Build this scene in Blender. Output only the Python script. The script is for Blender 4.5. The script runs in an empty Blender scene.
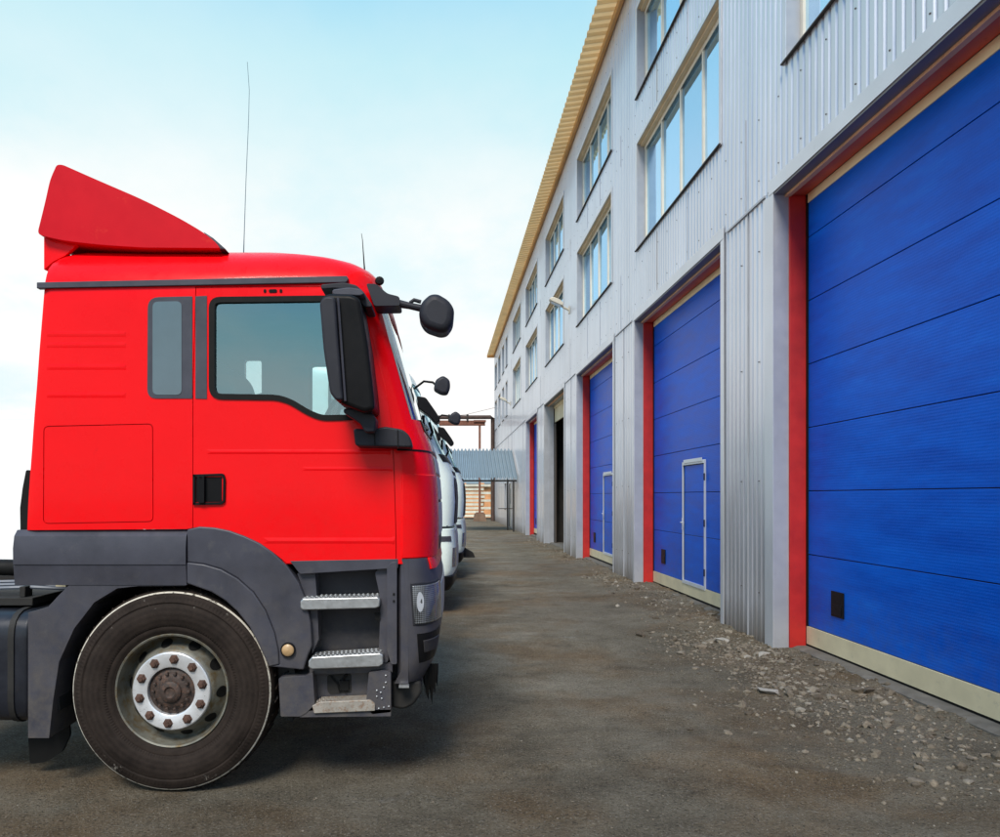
import bpy, bmesh, math, random
import numpy as np
from mathutils import Vector, Matrix
from mathutils.bvhtree import BVHTree

random.seed(7)
rng = np.random.default_rng(11)
scene = bpy.context.scene
C = scene.collection
R = math.radians
F, VX, VY, H = 750.0, 443.0, 497.0, 1.564      # focal length (px), vanishing point, eye height

def at(px, py, Y):
    """a point of the photograph at depth Y, as metres"""
    return ((px - VX) / F * Y, Y, H + (VY - py) / F * Y)
def xz(px, py, Y):
    p = at(px, py, Y); return (p[0], p[2])
def poly(pts, Y):
    return [xz(a, b, Y) for a, b in pts]

# ------------------------------------------------------------------ materials
def new_mat(name):
    m = bpy.data.materials.new(name); m.use_nodes = True
    nt = m.node_tree
    return m, nt, nt.nodes['Principled BSDF']
def N(nt, t, **kw):
    n = nt.nodes.new(t)
    for k, v in kw.items(): setattr(n, k, v)
    return n
def coords(nt, kind='Object', scale=(1, 1, 1)):
    tc = N(nt, 'ShaderNodeTexCoord'); mp = N(nt, 'ShaderNodeMapping')
    nt.links.new(tc.outputs[kind], mp.inputs['Vector']); mp.inputs['Scale'].default_value = scale
    return mp.outputs['Vector']
def noise(nt, vec, scale, detail=4, rough=.6):
    n = N(nt, 'ShaderNodeTexNoise'); n.inputs['Scale'].default_value = scale
    n.inputs['Detail'].default_value = detail; n.inputs['Roughness'].default_value = rough
    nt.links.new(vec, n.inputs['Vector']); return n.outputs['Fac']
def ramp(nt, fac, stops):
    r = N(nt, 'ShaderNodeValToRGB'); e = r.color_ramp.elements
    while len(e) < len(stops): e.new(.5)
    for el, (p, c) in zip(e, stops):
        el.position = p; el.color = (c[0], c[1], c[2], 1) if not isinstance(c, (int, float)) else (c, c, c, 1)
    nt.links.new(fac, r.inputs['Fac']); return r.outputs['Color']
def mix(nt, fac, a, b, mode='MIX'):
    m = N(nt, 'ShaderNodeMix', data_type='RGBA', blend_type=mode)
    for sock, v in (('Factor', fac), ('A', a), ('B', b)):
        s = [i for i in m.inputs if i.name == sock and (i.type == ('VALUE' if sock == 'Factor' else 'RGBA'))][0]
        if hasattr(v, 'is_output'): nt.links.new(v, s)
        elif sock == 'Factor': s.default_value = v
        else: s.default_value = (*v, 1)
    return [o for o in m.outputs if o.type == 'RGBA'][0]
def mth(nt, op, a, b=None, c=None):
    m = N(nt, 'ShaderNodeMath', operation=op)
    for i, v in enumerate((a, b, c)):
        if v is None: continue
        if hasattr(v, 'is_output'): nt.links.new(v, m.inputs[i])
        else: m.inputs[i].default_value = v
    return m.outputs[0]
def bump(nt, bsdf, height, strength=.3, dist=.01):
    b = N(nt, 'ShaderNodeBump'); b.inputs['Strength'].default_value = strength; b.inputs['Distance'].default_value = dist
    nt.links.new(height, b.inputs['Height']); nt.links.new(b.outputs['Normal'], bsdf.inputs['Normal'])

def dust(m, col, z0, z1, amt, scale=6):
    """road dust, thickest at height z0 and gone at z1"""
    nt = m.node_tree; b = nt.nodes['Principled BSDF']; src = b.inputs['Base Color'].links[0].from_socket
    g = N(nt, 'ShaderNodeNewGeometry'); sp_ = N(nt, 'ShaderNodeSeparateXYZ'); nt.links.new(g.outputs['Position'], sp_.inputs[0])
    h = mth(nt, 'MULTIPLY', mth(nt, 'SUBTRACT', z1, sp_.outputs[2]), 1/(z1-z0)); h = mth(nt, 'MINIMUM', mth(nt, 'MAXIMUM', h, 0.0), 1.0)
    n_ = ramp(nt, noise(nt, g.outputs['Position'], scale, 7, .72), [(.36, 0.05), (.66, 1.0)])
    nt.links.new(mix(nt, mth(nt, 'MULTIPLY', mth(nt, 'MULTIPLY', h, n_), amt), src, col), b.inputs['Base Color'])
def mat(name, col, rough=.5, metal=0, var=.15, vscale=3, coat=0, bmp=0, bscale=60, dirt=None, spec=.5):
    """painted / plastic / metal surface with blotchy variation, and dirt if wanted"""
    m, nt, b = new_mat(name)
    v = coords(nt)
    f = noise(nt, v, vscale, 5)
    d = tuple(c * (1 - var) for c in col); l = tuple(min(1, c * (1 + var)) for c in col)
    colr = ramp(nt, f, [(.3, d), (.7, l)])
    if dirt:
        f2 = noise(nt, v, vscale * 2.7, 6, .7)
        k = ramp(nt, f2, [(dirt[1], 0.0), (min(1, dirt[1] + .22), 1.0)])
        colr = mix(nt, k, colr, dirt[0])
    nt.links.new(colr, b.inputs['Base Color'])
    fr = noise(nt, v, vscale * 4, 3)
    nt.links.new(ramp(nt, fr, [(.3, max(0, rough - .06)), (.7, min(1, rough + .08))]), b.inputs['Roughness'])
    b.inputs['Metallic'].default_value = metal
    b.inputs['Specular IOR Level'].default_value = spec
    if coat: b.inputs['Coat Weight'].default_value = coat; b.inputs['Coat Roughness'].default_value = .08
    if bmp: bump(nt, b, noise(nt, v, bscale, 3), bmp, .004)
    return m

M = {}
M['red'] = mat('red_paint', (.90, .003, .007), .30, var=.03, coat=.16, bmp=.10, bscale=2.2, dirt=((.68, .005, .009), .66), spec=.11)
dust(M['red'], (.50, .04, .03), 1.15, 1.9, .18, 14)
M['red_faded'] = mat('faded_red_paint', (.62, .006, .016), .45, var=.1, vscale=2.2, dirt=((.74, .05, .03), .62), spec=.12)
M['charcoal'] = mat('charcoal_plastic', (.050, .051, .068), .42, spec=.4, var=.22, vscale=4, bmp=.14, bscale=220, dirt=((.085, .083, .088), .58))
M['charcoal_dark'] = mat('dark_charcoal_plastic', (.024, .025, .033), .52, var=.25, vscale=5, bmp=.12, bscale=200, spec=.25, dirt=((.06, .057, .055), .62))
dust(M['charcoal'], (.125, .108, .088), .25, 1.25, .75, 10); dust(M['charcoal_dark'], (.11, .095, .075), .3, 1.1, .7, 10)
M['black'] = mat('black_plastic', (.009, .009, .010), .42, var=.2, vscale=6, bmp=.1, bscale=260, spec=.10)
M['rubber'] = mat('black_rubber', (.010, .010, .010), .6, var=.2, vscale=8, spec=.15)
M['soot'] = mat('dirty_black_metal', (.016, .015, .014), .75, var=.4, vscale=5, bmp=.3, bscale=40, dirt=((.05, .042, .034), .6))
M['alu'] = mat('brushed_aluminium', (.54, .55, .56), .38, metal=.85, var=.12, vscale=12, dirt=((.36, .33, .28), .62))
M['rusty_tread'] = mat('rusty_steel_tread', (.36, .33, .29), .6, metal=.3, var=.2, vscale=14, bmp=.3, bscale=90, dirt=((.22, .11, .05), .50))
M['rust'] = mat('rust', (.105, .055, .038), .8, var=.4, vscale=18, bmp=.4, bscale=90, dirt=((.05, .032, .025), .50))
M['nut_rust'] = mat('rusty_nut', (.085, .042, .028), .75, var=.4, vscale=30, bmp=.4, bscale=90, dirt=((.055, .034, .026), .52))
M['hub_dark'] = mat('oily_hub', (.045, .030, .024), .65, var=.5, vscale=16, bmp=.4, bscale=80, dirt=((.13, .066, .042), .50))
M['gantry_rust'] = mat('gantry_rust', (.20, .080, .050), .8, var=.35, vscale=5, dirt=((.085, .05, .038), .54))
M['pipe_brown'] = mat('dark_brown_pipe', (.075, .045, .036), .75, var=.4, vscale=4)
M['rim'] = mat('weathered_silver_rim', (.175, .172, .145), .55, metal=.3, var=.4, vscale=6, dirt=((.13, .085, .030), .47))
M['trim_ring'] = mat('silver_wheel_ring', (.80, .81, .83), .32, metal=.55, var=.08, vscale=10, dirt=((.35, .3, .25), .70))
M['lining'] = mat('cab_lining', (.42, .55, .56), .8, var=.08)
M['seat'] = mat('seat_fabric', (.060, .078, .088), .9, var=.2, vscale=9)
M['white_truck'] = mat('pale_white_truck_paint', (.83, .95, .90), .3, var=.03, coat=.3, dirt=((.58, .64, .62), .66))
M['concrete'] = mat('concrete', (.125, .115, .10), .9, var=.3, vscale=5, bmp=.6, bscale=50, dirt=((.09, .078, .062), .50))
M['amber'] = mat('dusty_amber_reflector', (.46, .30, .15), .35, var=.2, vscale=20)
M['silver_grille'] = mat('silver_grille', (.42, .43, .46), .35, metal=.5, var=.1)
M['wood_pale'] = mat('pale_sawn_wood', (.95, .86, .70), .8, var=.2, vscale=2, bmp=.2)
M['wood_glow'] = mat('glow_orange_timber', (.75, .38, .18), .8, var=.25, vscale=3)  # warm glow at the far end of the yard put into the orange
M['whitewash'] = mat('whitewashed_concrete', (.985, .985, .975), .9, var=.01, vscale=2, dirt=((.95, .95, .935), .64), bmp=.1)
M['canopy'] = mat('weathered_blue_grey_sheet', (.26, .325, .365), .42, metal=.3, var=.08, vscale=2, dirt=((.20, .25, .28), .60))
M['lamp_white'] = mat('white_lamp_housing', (.60, .56, .47), .45, var=.1, vscale=8)
M['frame_white'] = mat('white_window_frame', (.86, .79, .66), .4, var=.06, vscale=6, dirt=((.5, .44, .36), .66))
M['reveal'] = mat('grey_flashing', (.42, .44, .48), .40, metal=.25, var=.1, vscale=2.5, dirt=((.30, .31, .33), .62))
M['flashing'] = mat('light_flashing', (.62, .64, .68), .34, metal=.35, var=.08, vscale=1.6, dirt=((.47, .48, .50), .64))
M['red_frame'] = mat('red_steel_frame', (.50, .020, .016), .5, var=.16, vscale=4, dirt=((.30, .03, .025), .60), bmp=.15, bscale=30)
M['cream'] = mat('cream_sill_board', (.70, .61, .40), .6, var=.12, vscale=3, dirt=((.36, .32, .24), .58))
M['peach'] = mat('peach_timber_strip', (.86, .50, .30), .6, var=.12, vscale=3, dirt=((.40, .22, .14), .62))
M['head_red_lit'] = mat('bounce_lit_red_steel', (.70, .11, .065), .5, var=.15, vscale=4, dirt=((.42, .06, .04), .60))  # lit copy of the red frame: warm ground bounce put into its colour
M['cream_lit'] = mat('sunlit_cream_strip', (.95, .80, .50), .5, var=.08)  # warm sunlight on the top seal put into a brighter cream
M['window_head_lit'] = mat('bounce_lit_window_head', (.80, .62, .40), .6, var=.12, vscale=3, dirt=((.55, .40, .25), .6))  # bounced light on the window heads painted in as tan
M['dark_ledge'] = mat('dark_window_ledge', (.06, .052, .048), .6, var=.3, vscale=4)
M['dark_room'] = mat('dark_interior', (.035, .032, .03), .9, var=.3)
M['core'] = mat('building_core', (.25, .25, .25), .9, var=.1)

def glass_mat(name, tint, refl=.06, rough=0.0, gtint=(1, 1, 1)):
    m = bpy.data.materials.new(name); m.use_nodes = True; nt = m.node_tree; nt.nodes.clear()
    out = N(nt, 'ShaderNodeOutputMaterial'); ms = N(nt, 'ShaderNodeMixShader')
    tr = N(nt, 'ShaderNodeBsdfTransparent'); tr.inputs[0].default_value = (*tint, 1)
    gl = N(nt, 'ShaderNodeBsdfGlossy'); gl.inputs['Roughness'].default_value = rough; gl.inputs[0].default_value = (*gtint, 1)
    lw = N(nt, 'ShaderNodeLayerWeight'); lw.inputs[0].default_value = .35
    f = mth(nt, 'ADD', mth(nt, 'MULTIPLY', lw.outputs['Fresnel'], .9), refl)
    f = mth(nt, 'MINIMUM', f, 1.0)
    nt.links.new(f, ms.inputs[0]); nt.links.new(tr.outputs[0], ms.inputs[1]); nt.links.new(gl.outputs[0], ms.inputs[2])
    nt.links.new(ms.outputs[0], out.inputs[0]); return m
M['glass'] = glass_mat('tinted_cab_glass', (.78, .94, .94), .26, 0.0, (.62, .88, .95))
M['screen'] = glass_mat('windscreen_glass', (.75, .9, .9), .30, 0.0, (.95, 1, 1))
M['glass_dark'] = glass_mat('dark_cab_glass', (.20, .26, .28), .07)
M['mirror_glass'] = mat('mirror_glass', (.7, .72, .75), .04, metal=1, var=.02)
m, nt, b = new_mat('window_pane_glass')
b.inputs['Base Color'].default_value = (.50, .72, .95, 1); b.inputs['Roughness'].default_value = .02; b.inputs['Metallic'].default_value = .8
b.inputs['Specular IOR Level'].default_value = 1.0; b.inputs['IOR'].default_value = 2.3
b.inputs['Specular Tint'].default_value = (.62, .84, 1, 1)
bump(nt, b, noise(nt, coords(nt), 1.3, 1), .06, .02)
gi = N(nt, 'ShaderNodeNewGeometry')
nt.links.new(ramp(nt, gi.outputs['Random Per Island'], [(0, (.30, .46, .62)), (.5, (.52, .74, .95)), (1, (.66, .82, .95))]), b.inputs['Base Color'])
M['pane'] = m
# headlight: clear ribbed lens over grey reflector
m, nt, b = new_mat('headlight_lens')
v = coords(nt)
sx = N(nt, 'ShaderNodeSeparateXYZ'); nt.links.new(v, sx.inputs[0])
wz = mth(nt, 'SINE', mth(nt, 'MULTIPLY', sx.outputs[2], 620)); wx = mth(nt, 'SINE', mth(nt, 'MULTIPLY', mth(nt, 'ADD', sx.outputs[0], sx.outputs[1]), 420))
pat = mth(nt, 'ADD', mth(nt, 'MULTIPLY', wz, .5), mth(nt, 'MULTIPLY', wx, .5))
nt.links.new(ramp(nt, mth(nt, 'ADD', mth(nt, 'MULTIPLY', pat, .3), noise(nt, v, 9, 2)), [(.25, (.025, .028, .03)), (.75, (.26, .27, .285))]), b.inputs['Base Color'])
b.inputs['Roughness'].default_value = .12; b.inputs['Coat Weight'].default_value = .8; b.inputs['Metallic'].default_value = .3
bump(nt, b, pat, .25, .004)
M['lens'] = m
M['reflector'] = mat('bright_reflector', (.88, .9, .95), .12, metal=.6, var=.05)

# tyre: sidewall with brown dust and a pale scuffed shoulder line
m, nt, b = new_mat('dusty_tyre')
v = coords(nt)
s = N(nt, 'ShaderNodeSeparateXYZ'); nt.links.new(v, s.inputs[0])
r2 = mth(nt, 'SQRT', mth(nt, 'ADD', mth(nt, 'POWER', s.outputs[0], 2), mth(nt, 'POWER', s.outputs[2], 2)))
n1 = noise(nt, v, 5, 6, .7); n2 = noise(nt, v, 30, 5, .7)
rings = mth(nt, 'MULTIPLY', mth(nt, 'SINE', mth(nt, 'MULTIPLY', r2, 210)), .05)
base = ramp(nt, mth(nt, 'ADD', n1, rings), [(.3, (.013, .0095, .008)), (.72, (.038, .028, .023))])
line = mth(nt, 'MULTIPLY', mth(nt, 'GREATER_THAN', r2, .524), mth(nt, 'LESS_THAN', r2, .5315))
side = mth(nt, 'LESS_THAN', s.outputs[1], -.10)
line = mth(nt, 'MULTIPLY', mth(nt, 'MULTIPLY', line, side), ramp(nt, n2, [(.36, 0.0), (.46, 1.0)]))
base = mix(nt, line, base, (.62, .58, .50))
sc = mth(nt, 'MULTIPLY', mth(nt, 'GREATER_THAN', r2, .45), ramp(nt, noise(nt, v, 12, 8, .8), [(.62, 0.0), (.67, .55)]))
base = mix(nt, sc, base, (.40, .37, .33))
nt.links.new(base, b.inputs['Base Color']); b.inputs['Roughness'].default_value = .8; b.inputs['Specular IOR Level'].default_value = .15
th = mth(nt, 'ARCTAN2', s.outputs[2], s.outputs[0])
band = lambda lo, hi: mth(nt, 'MULTIPLY', mth(nt, 'GREATER_THAN', r2, lo), mth(nt, 'LESS_THAN', r2, hi))
serr = mth(nt, 'MULTIPLY', mth(nt, 'SINE', mth(nt, 'MULTIPLY', th, 150)), mth(nt, 'ADD', band(.345, .362), band(.485, .505)))
cell = N(nt, 'ShaderNodeTexVoronoi'); cv = N(nt, 'ShaderNodeCombineXYZ'); nt.links.new(mth(nt, 'MULTIPLY', th, 9), cv.inputs[0]); nt.links.new(mth(nt, 'MULTIPLY', r2, 26), cv.inputs[1]); nt.links.new(cv.outputs[0], cell.inputs['Vector'])
relief = mth(nt, 'MULTIPLY', mth(nt, 'LESS_THAN', cell.outputs['Distance'], .30), band(.385, .45))
hh = mth(nt, 'ADD', n2, mth(nt, 'ADD', mth(nt, 'MULTIPLY', serr, .25), mth(nt, 'MULTIPLY', relief, .35)))
bump(nt, b, hh, .5, .006)
M['tyre'] = m

# corrugated wall: painted galvanised sheet, patchy, streaks running down
m, nt, b = new_mat('galvanised_wall_sheet')
v = coords(nt)
n1 = noise(nt, coords(nt, scale=(1, 1, .12)), 2.2, 5, .65); n2 = noise(nt, v, .5, 3)
k = mth(nt, 'ADD', mth(nt, 'MULTIPLY', n1, .55), mth(nt, 'MULTIPLY', n2, .45))
sv = N(nt, 'ShaderNodeSeparateXYZ'); nt.links.new(v, sv.inputs[0])
sheet = N(nt, 'ShaderNodeTexWhiteNoise', noise_dimensions='1D')
nt.links.new(mth(nt, 'FLOOR', mth(nt, 'DIVIDE', sv.outputs[1], 1.05)), sheet.inputs['W'])
k = mth(nt, 'ADD', k, mth(nt, 'MULTIPLY', mth(nt, 'SUBTRACT', sheet.outputs['Value'], .5), .12))
col = ramp(nt, k, [(.3, (.50, .515, .56)), (.7, (.68, .70, .75))])
low = ramp(nt, mth(nt, 'ADD', mth(nt, 'MULTIPLY', n1, .25), sv.outputs[2]), [(.1, (.42, .38, .33)), (.55, (1, 1, 1))])
col = mix(nt, 1.0, col, low, 'MULTIPLY')
stv = noise(nt, coords(nt, scale=(1, 9, .22)), 1.0, 6, .7)
col = mix(nt, ramp(nt, stv, [(.56, 0.0), (.74, .42)]), col, (.36, .33, .30))
nt.links.new(col, b.inputs['Base Color']); b.inputs['Metallic'].default_value = .62; b.inputs['Coat Weight'].default_value = .6; b.inputs['Coat Roughness'].default_value = .14
nt.links.new(ramp(nt, n1, [(.3, .30), (.7, .44)]), b.inputs['Roughness'])
bump(nt, b, noise(nt, coords(nt, scale=(1, .6, .3)), 2.5, 2), .12, .02)
M['wall'] = m

# blue sectional door: fine horizontal ribs, sun bleached patches
m, nt, b = new_mat('blue_door_panel')
v = coords(nt); s = N(nt, 'ShaderNodeSeparateXYZ'); nt.links.new(v, s.inputs[0])
n1 = noise(nt, coords(nt, scale=(1, .5, 2.5)), 2.0, 5, .7)
col = ramp(nt, n1, [(.3, (.0, .076, .50)), (.62, (.0, .122, .68)), (.85, (.008, .18, .76))])
nt.links.new(col, b.inputs['Base Color']); b.inputs['Specular IOR Level'].default_value = .07; b.inputs['Coat Weight'].default_value = .06; b.inputs['Coat Roughness'].default_value = .22
nt.links.new(ramp(nt, n1, [(.3, .30), (.7, .44)]), b.inputs['Roughness'])
hgt = mth(nt, 'ADD', mth(nt, 'SINE', mth(nt, 'MULTIPLY', s.outputs[2], 260)), mth(nt, 'MULTIPLY', noise(nt, v, 90, 3), 5.0))
bump(nt, b, hgt, .14, .0022)
dust(m, (.08, .11, .22), .1, .9, .4, 7)
M['blue'] = m

# soffit: underside of the roof sheets, warm ground bounce put into the tan
M['soffit'] = mat('roof_underside_warm_bounce', (.88, .62, .31), .5, var=.10, vscale=1.2, dirt=((.72, .49, .23), .62))

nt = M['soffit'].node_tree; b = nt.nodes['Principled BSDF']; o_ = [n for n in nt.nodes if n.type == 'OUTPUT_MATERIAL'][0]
tl = N(nt, 'ShaderNodeBsdfTranslucent'); ms = N(nt, 'ShaderNodeMixShader'); ms.inputs[0].default_value = .35  # translucence added so the sky above brightens the underside
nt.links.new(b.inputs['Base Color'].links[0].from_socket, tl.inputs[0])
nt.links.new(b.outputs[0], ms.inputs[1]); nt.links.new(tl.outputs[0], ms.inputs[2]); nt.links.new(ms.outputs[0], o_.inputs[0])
# ground: packed dirt and grit, damp and dry patches
m, nt, b = new_mat('packed_dirt')
v = coords(nt)
big = noise(nt, coords(nt, scale=(.8, 1.15, 1)), .8, 7, .66)
mid = noise(nt, v, 3.2, 7, .7); fine = noise(nt, v, 42, 6, .8); grit = noise(nt, v, 85, 3, .65)
k = mth(nt, 'ADD', mth(nt, 'MULTIPLY', big, .40), mth(nt, 'ADD', mth(nt, 'MULTIPLY', mid, .30), mth(nt, 'MULTIPLY', fine, .36)))
col = ramp(nt, k, [(.36, (.052, .042, .029)), (.46, (.112, .095, .068)), (.54, (.170, .147, .108)), (.66, (.26, .232, .18))])
brown = ramp(nt, noise(nt, coords(nt), .75, 5, .6), [(.46, 0.0), (.62, .75)])
col = mix(nt, brown, col, mix(nt, 1.0, col, (.92, .70, .50), 'MULTIPLY'))
sp = ramp(nt, grit, [(.57, 0.0), (.68, .8)])
xx = N(nt, 'ShaderNodeSeparateXYZ'); nt.links.new(v, xx.inputs[0])
wob = mth(nt, 'ADD', xx.outputs[0], mth(nt, 'MULTIPLY', mth(nt, 'SUBTRACT', big, .5), 3.0))
worn = ramp(nt, mth(nt, 'ABSOLUTE', mth(nt, 'SUBTRACT', wob, 1.25)), [(.2, .55), (.95, 0.0)])
col = mix(nt, worn, col, mix(nt, 1.0, col, (1.35, 1.36, 1.38), 'MULTIPLY'))
gp = ramp(nt, noise(nt, coords(nt), 1.7, 6, .7), [(.63, 0.0), (.70, .6)])
col = mix(nt, mth(nt, 'MULTIPLY', gp, fine), col, (.30, .30, .30))
vr = N(nt, 'ShaderNodeTexVoronoi'); vr.inputs['Scale'].default_value = 46; nt.links.new(v, vr.inputs['Vector'])
peb = ramp(nt, vr.outputs['Distance'], [(.16, .55), (.30, 0.0)])
vrs = N(nt, 'ShaderNodeSeparateColor'); nt.links.new(vr.outputs['Color'], vrs.inputs[0])
col = mix(nt, mth(nt, 'MULTIPLY', peb, mth(nt, 'GREATER_THAN', vrs.outputs[0], .55)), col, ramp(nt, vrs.outputs[1], [(0, (.06, .05, .04)), (.6, (.22, .195, .155)), (1, (.36, .33, .28))]))
col = mix(nt, sp, col, (.34, .31, .255))
dk = ramp(nt, noise(nt, v, 70, 4, .65), [(.34, .85), (.45, 0.0)])
col = mix(nt, dk, col, (.035, .030, .024))
nt.links.new(col, b.inputs['Base Color']); b.inputs['Roughness'].default_value = .92; b.inputs['Specular IOR Level'].default_value = .2
bump(nt, b, mth(nt, 'ADD', mth(nt, 'MULTIPLY', fine, .8), mth(nt, 'ADD', mth(nt, 'MULTIPLY', grit, .35), mth(nt, 'MULTIPLY', mid, 1.2))), 1.0, .035)
M['ground'] = m
# stones
m, nt, b = new_mat('rubble_stone')
g = N(nt, 'ShaderNodeNewGeometry')
col = ramp(nt, g.outputs['Random Per Island'], [(0, (.09, .072, .052)), (.45, (.165, .142, .110)), (.75, (.21, .18, .14)), (.94, (.25, .225, .185)), (1, (.34, .32, .28))])
col = mix(nt, 1.0, col, ramp(nt, noise(nt, coords(nt), 40, 4), [(.3, (.6, .58, .55)), (.7, (1.1, 1.08, 1.05))]), 'MULTIPLY')
nt.links.new(col, b.inputs['Base Color']); b.inputs['Roughness'].default_value = .9
bump(nt, b, noise(nt, coords(nt), 60, 4), .6, .01)
M['stone'] = m

M['pale_stone'] = mat('pale_stone', (.30, .28, .245), .9, var=.25, vscale=30, bmp=.6, bscale=60)
# ------------------------------------------------------------------ mesh helpers
ORG = {}                                             # world origin of every object made here
class MB:
    def __init__(s): s.v = []; s.f = []; s.mi = []; s.cur = 0
    def add(s, vs, fs):
        o = len(s.v); s.v += [tuple(p) for p in vs]
        s.f += [tuple(i + o for i in f) for f in fs]; s.mi += [s.cur] * len(fs); return s
    def box(s, x0, x1, y0, y1, z0, z1):
        return s.add([(x0,y0,z0),(x1,y0,z0),(x1,y1,z0),(x0,y1,z0),(x0,y0,z1),(x1,y0,z1),(x1,y1,z1),(x0,y1,z1)],
              [(0,3,2,1),(4,5,6,7),(0,1,5,4),(1,2,6,5),(2,3,7,6),(3,0,4,7)])
    def prism(s, pts, a, b, axis='y'):
        """polygon (u,w) extruded along axis; axis y: (x,z), x: (y,z), z: (x,y)"""
        ar = sum(pts[i][0]*pts[(i+1)%len(pts)][1]-pts[(i+1)%len(pts)][0]*pts[i][1] for i in range(len(pts)))
        if ar < 0: pts = pts[::-1]
        def p(u, w, t): return (u,t,w) if axis == 'y' else ((t,u,w) if axis == 'x' else (u,w,t))
        n = len(pts); vs = [p(u,w,a) for u,w in pts] + [p(u,w,b) for u,w in pts]
        if axis == 'y': fs = [tuple(range(n)), tuple(range(2*n-1, n-1, -1))] + [(i, n+i, n+(i+1)%n, (i+1)%n) for i in range(n)]
        else: fs = [tuple(range(n-1,-1,-1)), tuple(range(n, 2*n))] + [(i, (i+1)%n, n+(i+1)%n, n+i) for i in range(n)]
        return s.add(vs, fs)
    def tube(s, path, r, n=8, cap=True):
        path = [Vector(p) for p in path]; rs = r if isinstance(r, (list, tuple)) else [r]*len(path)
        rings = []; up = None
        for i, p in enumerate(path):
            d = (path[min(i+1, len(path)-1)] - path[max(i-1, 0)]).normalized()
            if up is None: up = Vector((0,0,1)) if abs(d.z) < .9 else Vector((1,0,0))
            a = d.cross(up).normalized(); bb = a.cross(d).normalized(); up = bb
            rings.append([p + (a*math.cos(2*math.pi*k/n) + bb*math.sin(2*math.pi*k/n))*rs[i] for k in range(n)])
        vs = [q for g in rings for q in g]; fs = []
        for i in range(len(path)-1):
            for k in range(n): fs.append((i*n+k, i*n+(k+1)%n, (i+1)*n+(k+1)%n, (i+1)*n+k))
        if cap: fs += [tuple(range(n-1,-1,-1)), tuple(range(len(vs)-n, len(vs)))]
        return s.add(vs, fs)
    def lathe(s, prof, c, n=48, closed=False):
        """profile of (radius, y offset) turned round the y axis through c"""
        vs = []
        for r_, y in prof:
            for k in range(n):
                t = 2*math.pi*k/n; vs.append((c[0]+r_*math.cos(t), c[1]+y, c[2]+r_*math.sin(t)))
        fs = []; m_ = len(prof)
        for i in range(m_ if closed else m_-1):
            j = (i+1) % m_
            for k in range(n): fs.append((i*n+k, i*n+(k+1)%n, j*n+(k+1)%n, j*n+k))
        return s.add(vs, fs)
    def grid(s, rows, flip=False):
        m_, n = len(rows), len(rows[0])
        fs = []
        for i in range(m_-1):
            for k in range(n-1):
                q = (i*n+k, i*n+k+1, (i+1)*n+k+1, (i+1)*n+k); fs.append(q[::-1] if flip else q)
        return s.add([p for r_ in rows for p in r_], fs)
    def mesh(s, name, mats, org=(0,0,0)):
        me = bpy.data.meshes.new(name)
        me.from_pydata([(a-org[0], b_-org[1], c-org[2]) for a, b_, c in s.v], [], s.f)
        for x in (mats if isinstance(mats, (list, tuple)) else [mats]): me.materials.append(x)
        me.polygons.foreach_set('material_index', s.mi); me.validate(); me.update(); return me
    def build(s, name, mats, parent=None, org=None, bevel=0, seg=2, smooth=True, angle=35, fixn=True):
        po = ORG[parent.name] if parent else (0,0,0)
        org = org or (po if parent else (0,0,0))
        me = s.mesh(name, mats, org)
        if fixn:
            bm = bmesh.new(); bm.from_mesh(me); bmesh.ops.recalc_face_normals(bm, faces=bm.faces); bm.to_mesh(me); bm.free()
        return link(name, me, parent, org, bevel, seg, smooth, angle)
def shade(me, angle=35):
    me.polygons.foreach_set('use_smooth', [True]*len(me.polygons)); me.set_sharp_from_angle(angle=R(angle))
def link(name, me, parent=None, org=(0,0,0), bevel=0, seg=2, smooth=True, angle=35):
    o = bpy.data.objects.new(name, me); C.objects.link(o)
    po = ORG[parent.name] if parent else (0,0,0)
    if parent: o.parent = parent
    o.location = tuple(org[i]-po[i] for i in range(3)); ORG[o.name] = tuple(org)
    if smooth and me.polygons: shade(me, angle)
    if bevel:
        b = o.modifiers.new('bevel', 'BEVEL'); b.width = bevel; b.segments = seg; b.limit_method = 'ANGLE'; b.angle_limit = R(30); b.harden_normals = False
    return o
def thing(name, label, cat, loc, group=None):
    o = bpy.data.objects.new(name, None); C.objects.link(o); o.location = loc; ORG[o.name] = tuple(loc)
    o.empty_display_size = .3
    return tag(o, label, cat, group)
def tag(o, label, cat, group=None):
    o['label'] = label; o['category'] = cat
    if group: o['group'] = group
    return o
def struct(o): o['kind'] = 'structure'; return o
def dup(root, loc, label, group=None):
    r_ = root.copy(); C.objects.link(r_); r_.location = loc; r_['label'] = label; ORG[r_.name] = tuple(loc)
    if group: r_['group'] = group
    for ch in list(root.children):
        c = ch.copy(); C.objects.link(c); c.parent = r_
        for g in list(ch.children):
            d = g.copy(); C.objects.link(d); d.parent = c
    return r_
def rpoly(pts, r, seg=5):
    """polygon with rounded corners"""
    out = []; n = len(pts); rs = r if isinstance(r, (list, tuple)) else [r]*n
    for i in range(n):
        p = Vector(pts[i]); a = Vector(pts[i-1]); b = Vector(pts[(i+1)%n])
        da = (a-p); db = (b-p); rr = min(rs[i], da.length*.45, db.length*.45)
        if rr < 1e-5: out.append(tuple(p)); continue
        A = p + da.normalized()*rr; B = p + db.normalized()*rr
        for k in range(seg+1):
            t = k/seg; out.append(tuple(A*(1-t)**2 + p*2*t*(1-t) + B*t*t))
    return out
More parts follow.
